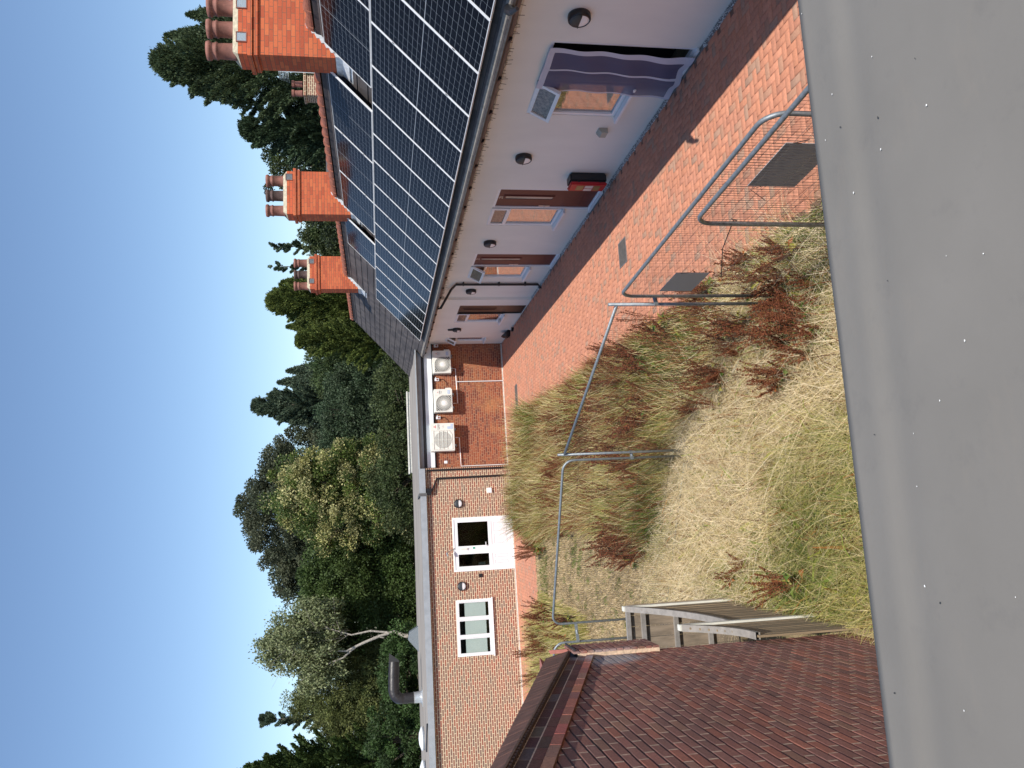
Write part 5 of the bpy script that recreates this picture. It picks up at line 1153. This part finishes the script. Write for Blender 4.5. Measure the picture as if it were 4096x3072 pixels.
tree('broadleaf_tree', 'deep green bushy tree left of the flowering tree', 'tree', -3.6, 48, 9.4, 3.7, 'blob', [(0.048, 0.078, 0.02), (0.062, 0.10, 0.025), (0.085, 0.125, 0.035)], 95000, (0.20, 0.06), 33, lobes=[(0.4, 0, 6.5, 3.2, 2.6, 2.8), (-2.0, 0, 5.0, 2.6, 2.4, 3.0), (2.0, 0, 4.4, 2.4, 2.4, 3.0), (0, -0.6, 2.9, 3.8, 2, 2.2)])
tree('willow_tree', 'soft olive green willow left of the birch trunk', 'tree', -9.5, 46, 10.0, 2.6, 'blob', [(0.12, 0.135, 0.045), (0.15, 0.165, 0.055), (0.09, 0.11, 0.035)], 66000, (0.20, 0.035), 35, lobes=[(0.3, 0, 6.6, 2.0, 2, 3.0), (1.0, 0, 4.6, 2.0, 2, 2.6), (-0.9, 0, 5.0, 1.8, 2, 3.0)], rady=2)
tree('spruce_tree', 'pointed blue-green spruce tip left of the birch', 'tree', -13.8, 62, 13.8, 1.7, 'cone', BLU, 22000, (0.30, 0.06, 0.5), 36)
tree('spruce_tree', 'tall dark spruce at the left edge of the photo', 'tree', -12.8, 45, 12.0, 3.6, 'cone', [(0.045, 0.075, 0.02), (0.06, 0.09, 0.022)], 80000, (0.26, 0.05, 0.5), 37, 0.02)
tree('holly_tree', 'low dark evergreen beneath the duct and willow', 'tree', -10.6, 41, 5.4, 2.4, 'blob', [(0.04, 0.07, 0.02), (0.05, 0.09, 0.025)], 30000, (0.18, 0.05), 38, lobes=[(0, 0, 3.6, 2.4, 1.6, 2.0), (3, 0, 3.2, 2.4, 1.6, 1.7)])
tree('hedge_tree', 'dark hedge tree right behind the white parapet', 'tree', 2.5, 42, 5.2, 3.2, 'blob', DK, 30000, (0.18, 0.05), 39, lobes=[(0, 0, 3.2, 3.4, 1.6, 1.9), (4, 0, 3.0, 2.6, 1.6, 1.7)])
tree('hedge_tree', 'dark shrubs behind the slate roof ridge at right', 'tree', 22.5, 44, 8.6, 3.8, 'blob', DK, 40000, (0.24, 0.06), 40, lobes=[(0, 0, 5.6, 4.2, 2, 3.0), (5, 0, 5.4, 3.6, 2, 3.4)])
# birch with a visible forked white trunk
bt = thing('birch_tree', 'airy silver birch with a crooked white trunk behind the flat roof', 'tree', (-6.15, 43.5, 0.55), (0, 0, 0), 'trees behind the buildings'); bt.scale = (0.88,) * 3
q = MB().tube([(0.15, 0, -0.8), (0.05, 0, 2.4), (0.05, 0, 3.3), (0.35, 0, 4.0), (0.15, 0, 4.9), (-0.15, 0, 5.8), (-0.55, 0, 6.8), (-0.45, 0, 7.6), (-0.7, 0, 8.4)], [0.13, 0.12, 0.13, 0.09, 0.085, 0.08, 0.065, 0.05, 0.03], 8)
q.tube([(0.3, 0, 4.1), (0.5, 0, 5.4), (0.35, 0, 6.5), (0.8, 0, 7.8), (0.9, 0, 9.6), (0.7, 0, 11.0)], [0.06, 0.055, 0.045, 0.04, 0.03, 0.012], 7)
q.tube([(-0.3, 0, 6.2), (-0.9, 0, 7.0), (-1.3, 0, 8.2), (-2.0, 0, 9.4)], [0.06, 0.05, 0.035, 0.012], 6).tube([(0.8, 0, 7.8), (1.5, 0, 8.8), (1.9, 0, 9.8)], [0.045, 0.03, 0.01], 6).tube([(-0.1, 0, 5.6), (0.1, 0, 4.9), (0.05, -0.1, 4.6)], [0.04, 0.03, 0.02], 6)
rg = np.random.default_rng(77)
for k in range(30):
    a = rg.uniform(0, 6.28); b0 = np.array([rg.uniform(-0.8, 0.9), 0, rg.uniform(6.5, 10.2)]); e = b0 + np.array([math.cos(a) * rg.uniform(.8, 2.4), math.sin(a) * 1.4, rg.uniform(0.2, 1.5)]); q.tube([tuple(b0), tuple((b0 + e) / 2 + np.array([0, 0, .15])), tuple(e)], [0.02, 0.012, 0.005], 4, False)
q.build('trunk', birchbark, bt)
nc, k = 380, 100
d = rg.normal(0, 1, (nc, 3)); d /= np.linalg.norm(d, axis=1)[:, None]; lob = np.array([(0.2, 0, 9.3, 2.1, 1.8, 2.2), (-1.6, 0, 8.4, 1.4, 1.5, 1.6), (1.6, 0, 8.4, 1.1, 1.4, 1.6), (-0.2, 0, 10.8, 0.9, .9, 1.1), (0.3, 0.6, 7.9, 1.5, 1.3, 0.8)])[rg.choice(5, nc, p=[.42, .2, .16, .1, .12])]
c0 = lob[:, :3] + d * lob[:, 3:] * rg.uniform(.35, 1.0, nc)[:, None] + np.array([0, 0.5, 0.2])
P_ = (c0[:, None, :] + rg.normal(0, 1, (nc, k, 3)) * np.array([0.15, 0.15, 0.26])).reshape(-1, 3)
V, Q = leafcards(P_, np.tile([0, 0, -1.0], (len(P_), 1)), 0.16, 0.045, rg, 0.7)
fastmesh('crown', V, Q, CROWN, np.repeat(np.array([(0.22, 0.24, 0.12), (0.16, 0.19, 0.085)])[rg.integers(0, 2, len(P_))] * rg.uniform(.7, 1.3, (len(P_), 1)), 4, 0), bt)

# neighbour's house glimpsed past the nearest chimney
nh = thing('neighbour_house', 'orange brick chimney of a neighbouring house beside the nearest chimney', 'house', (17.3, 30, 0))
MB().box(-2.5, 6, 0, 5, 0, 5.0).build('wall', chimbrick, nh)
MB().prism([(-0.3, 4.9), (5.3, 4.9), (2.5, 6.6)], -2.6, 6.1, 'x').build('roof', slate, nh)
c = MB().box(-0.42, 0.45, 0, 0.6, 5.6, 7.2).box(-0.46, 0.50, -0.05, 0.65, 7.2, 7.29).build('chimney', mainbrick, nh)  # darker, greyer brick puts the shade on this stack into its colour
for xx in (-0.2, 0.2): MB().lathe([(0.13, 0), (0.11, 0.3), (0.14, 0.33), (0.14, 0.42), (0.1, 0.42)], (xx, 0.3, 7.35), 14).build('chimney_pot', potclay, c)
ae = MB().tube([(0, 0, 0), (0.02, 0, 1.75)], 0.018, 6)
for i in range(7): ae.tube([(-0.25 + i * 0.02, -0.35 + 0.0, 1.35 + i * 0.06), (-0.25 + i * 0.02, 0.35, 1.35 + i * 0.06)], 0.008, 4).tube([(-0.28, 0, 1.35 + i * .06), (0.3, 0, 1.35 + i * .06)], 0.007, 4)
tag(ae.build('tv_aerial', silver, None, (17.75, 29.85, 6.5)), 'thin silver television aerial beside the nearest brick chimney', 'aerial')

SC.render.engine = 'CYCLES'
SC.cycles.max_bounces = 6; SC.cycles.transparent_max_bounces = 12
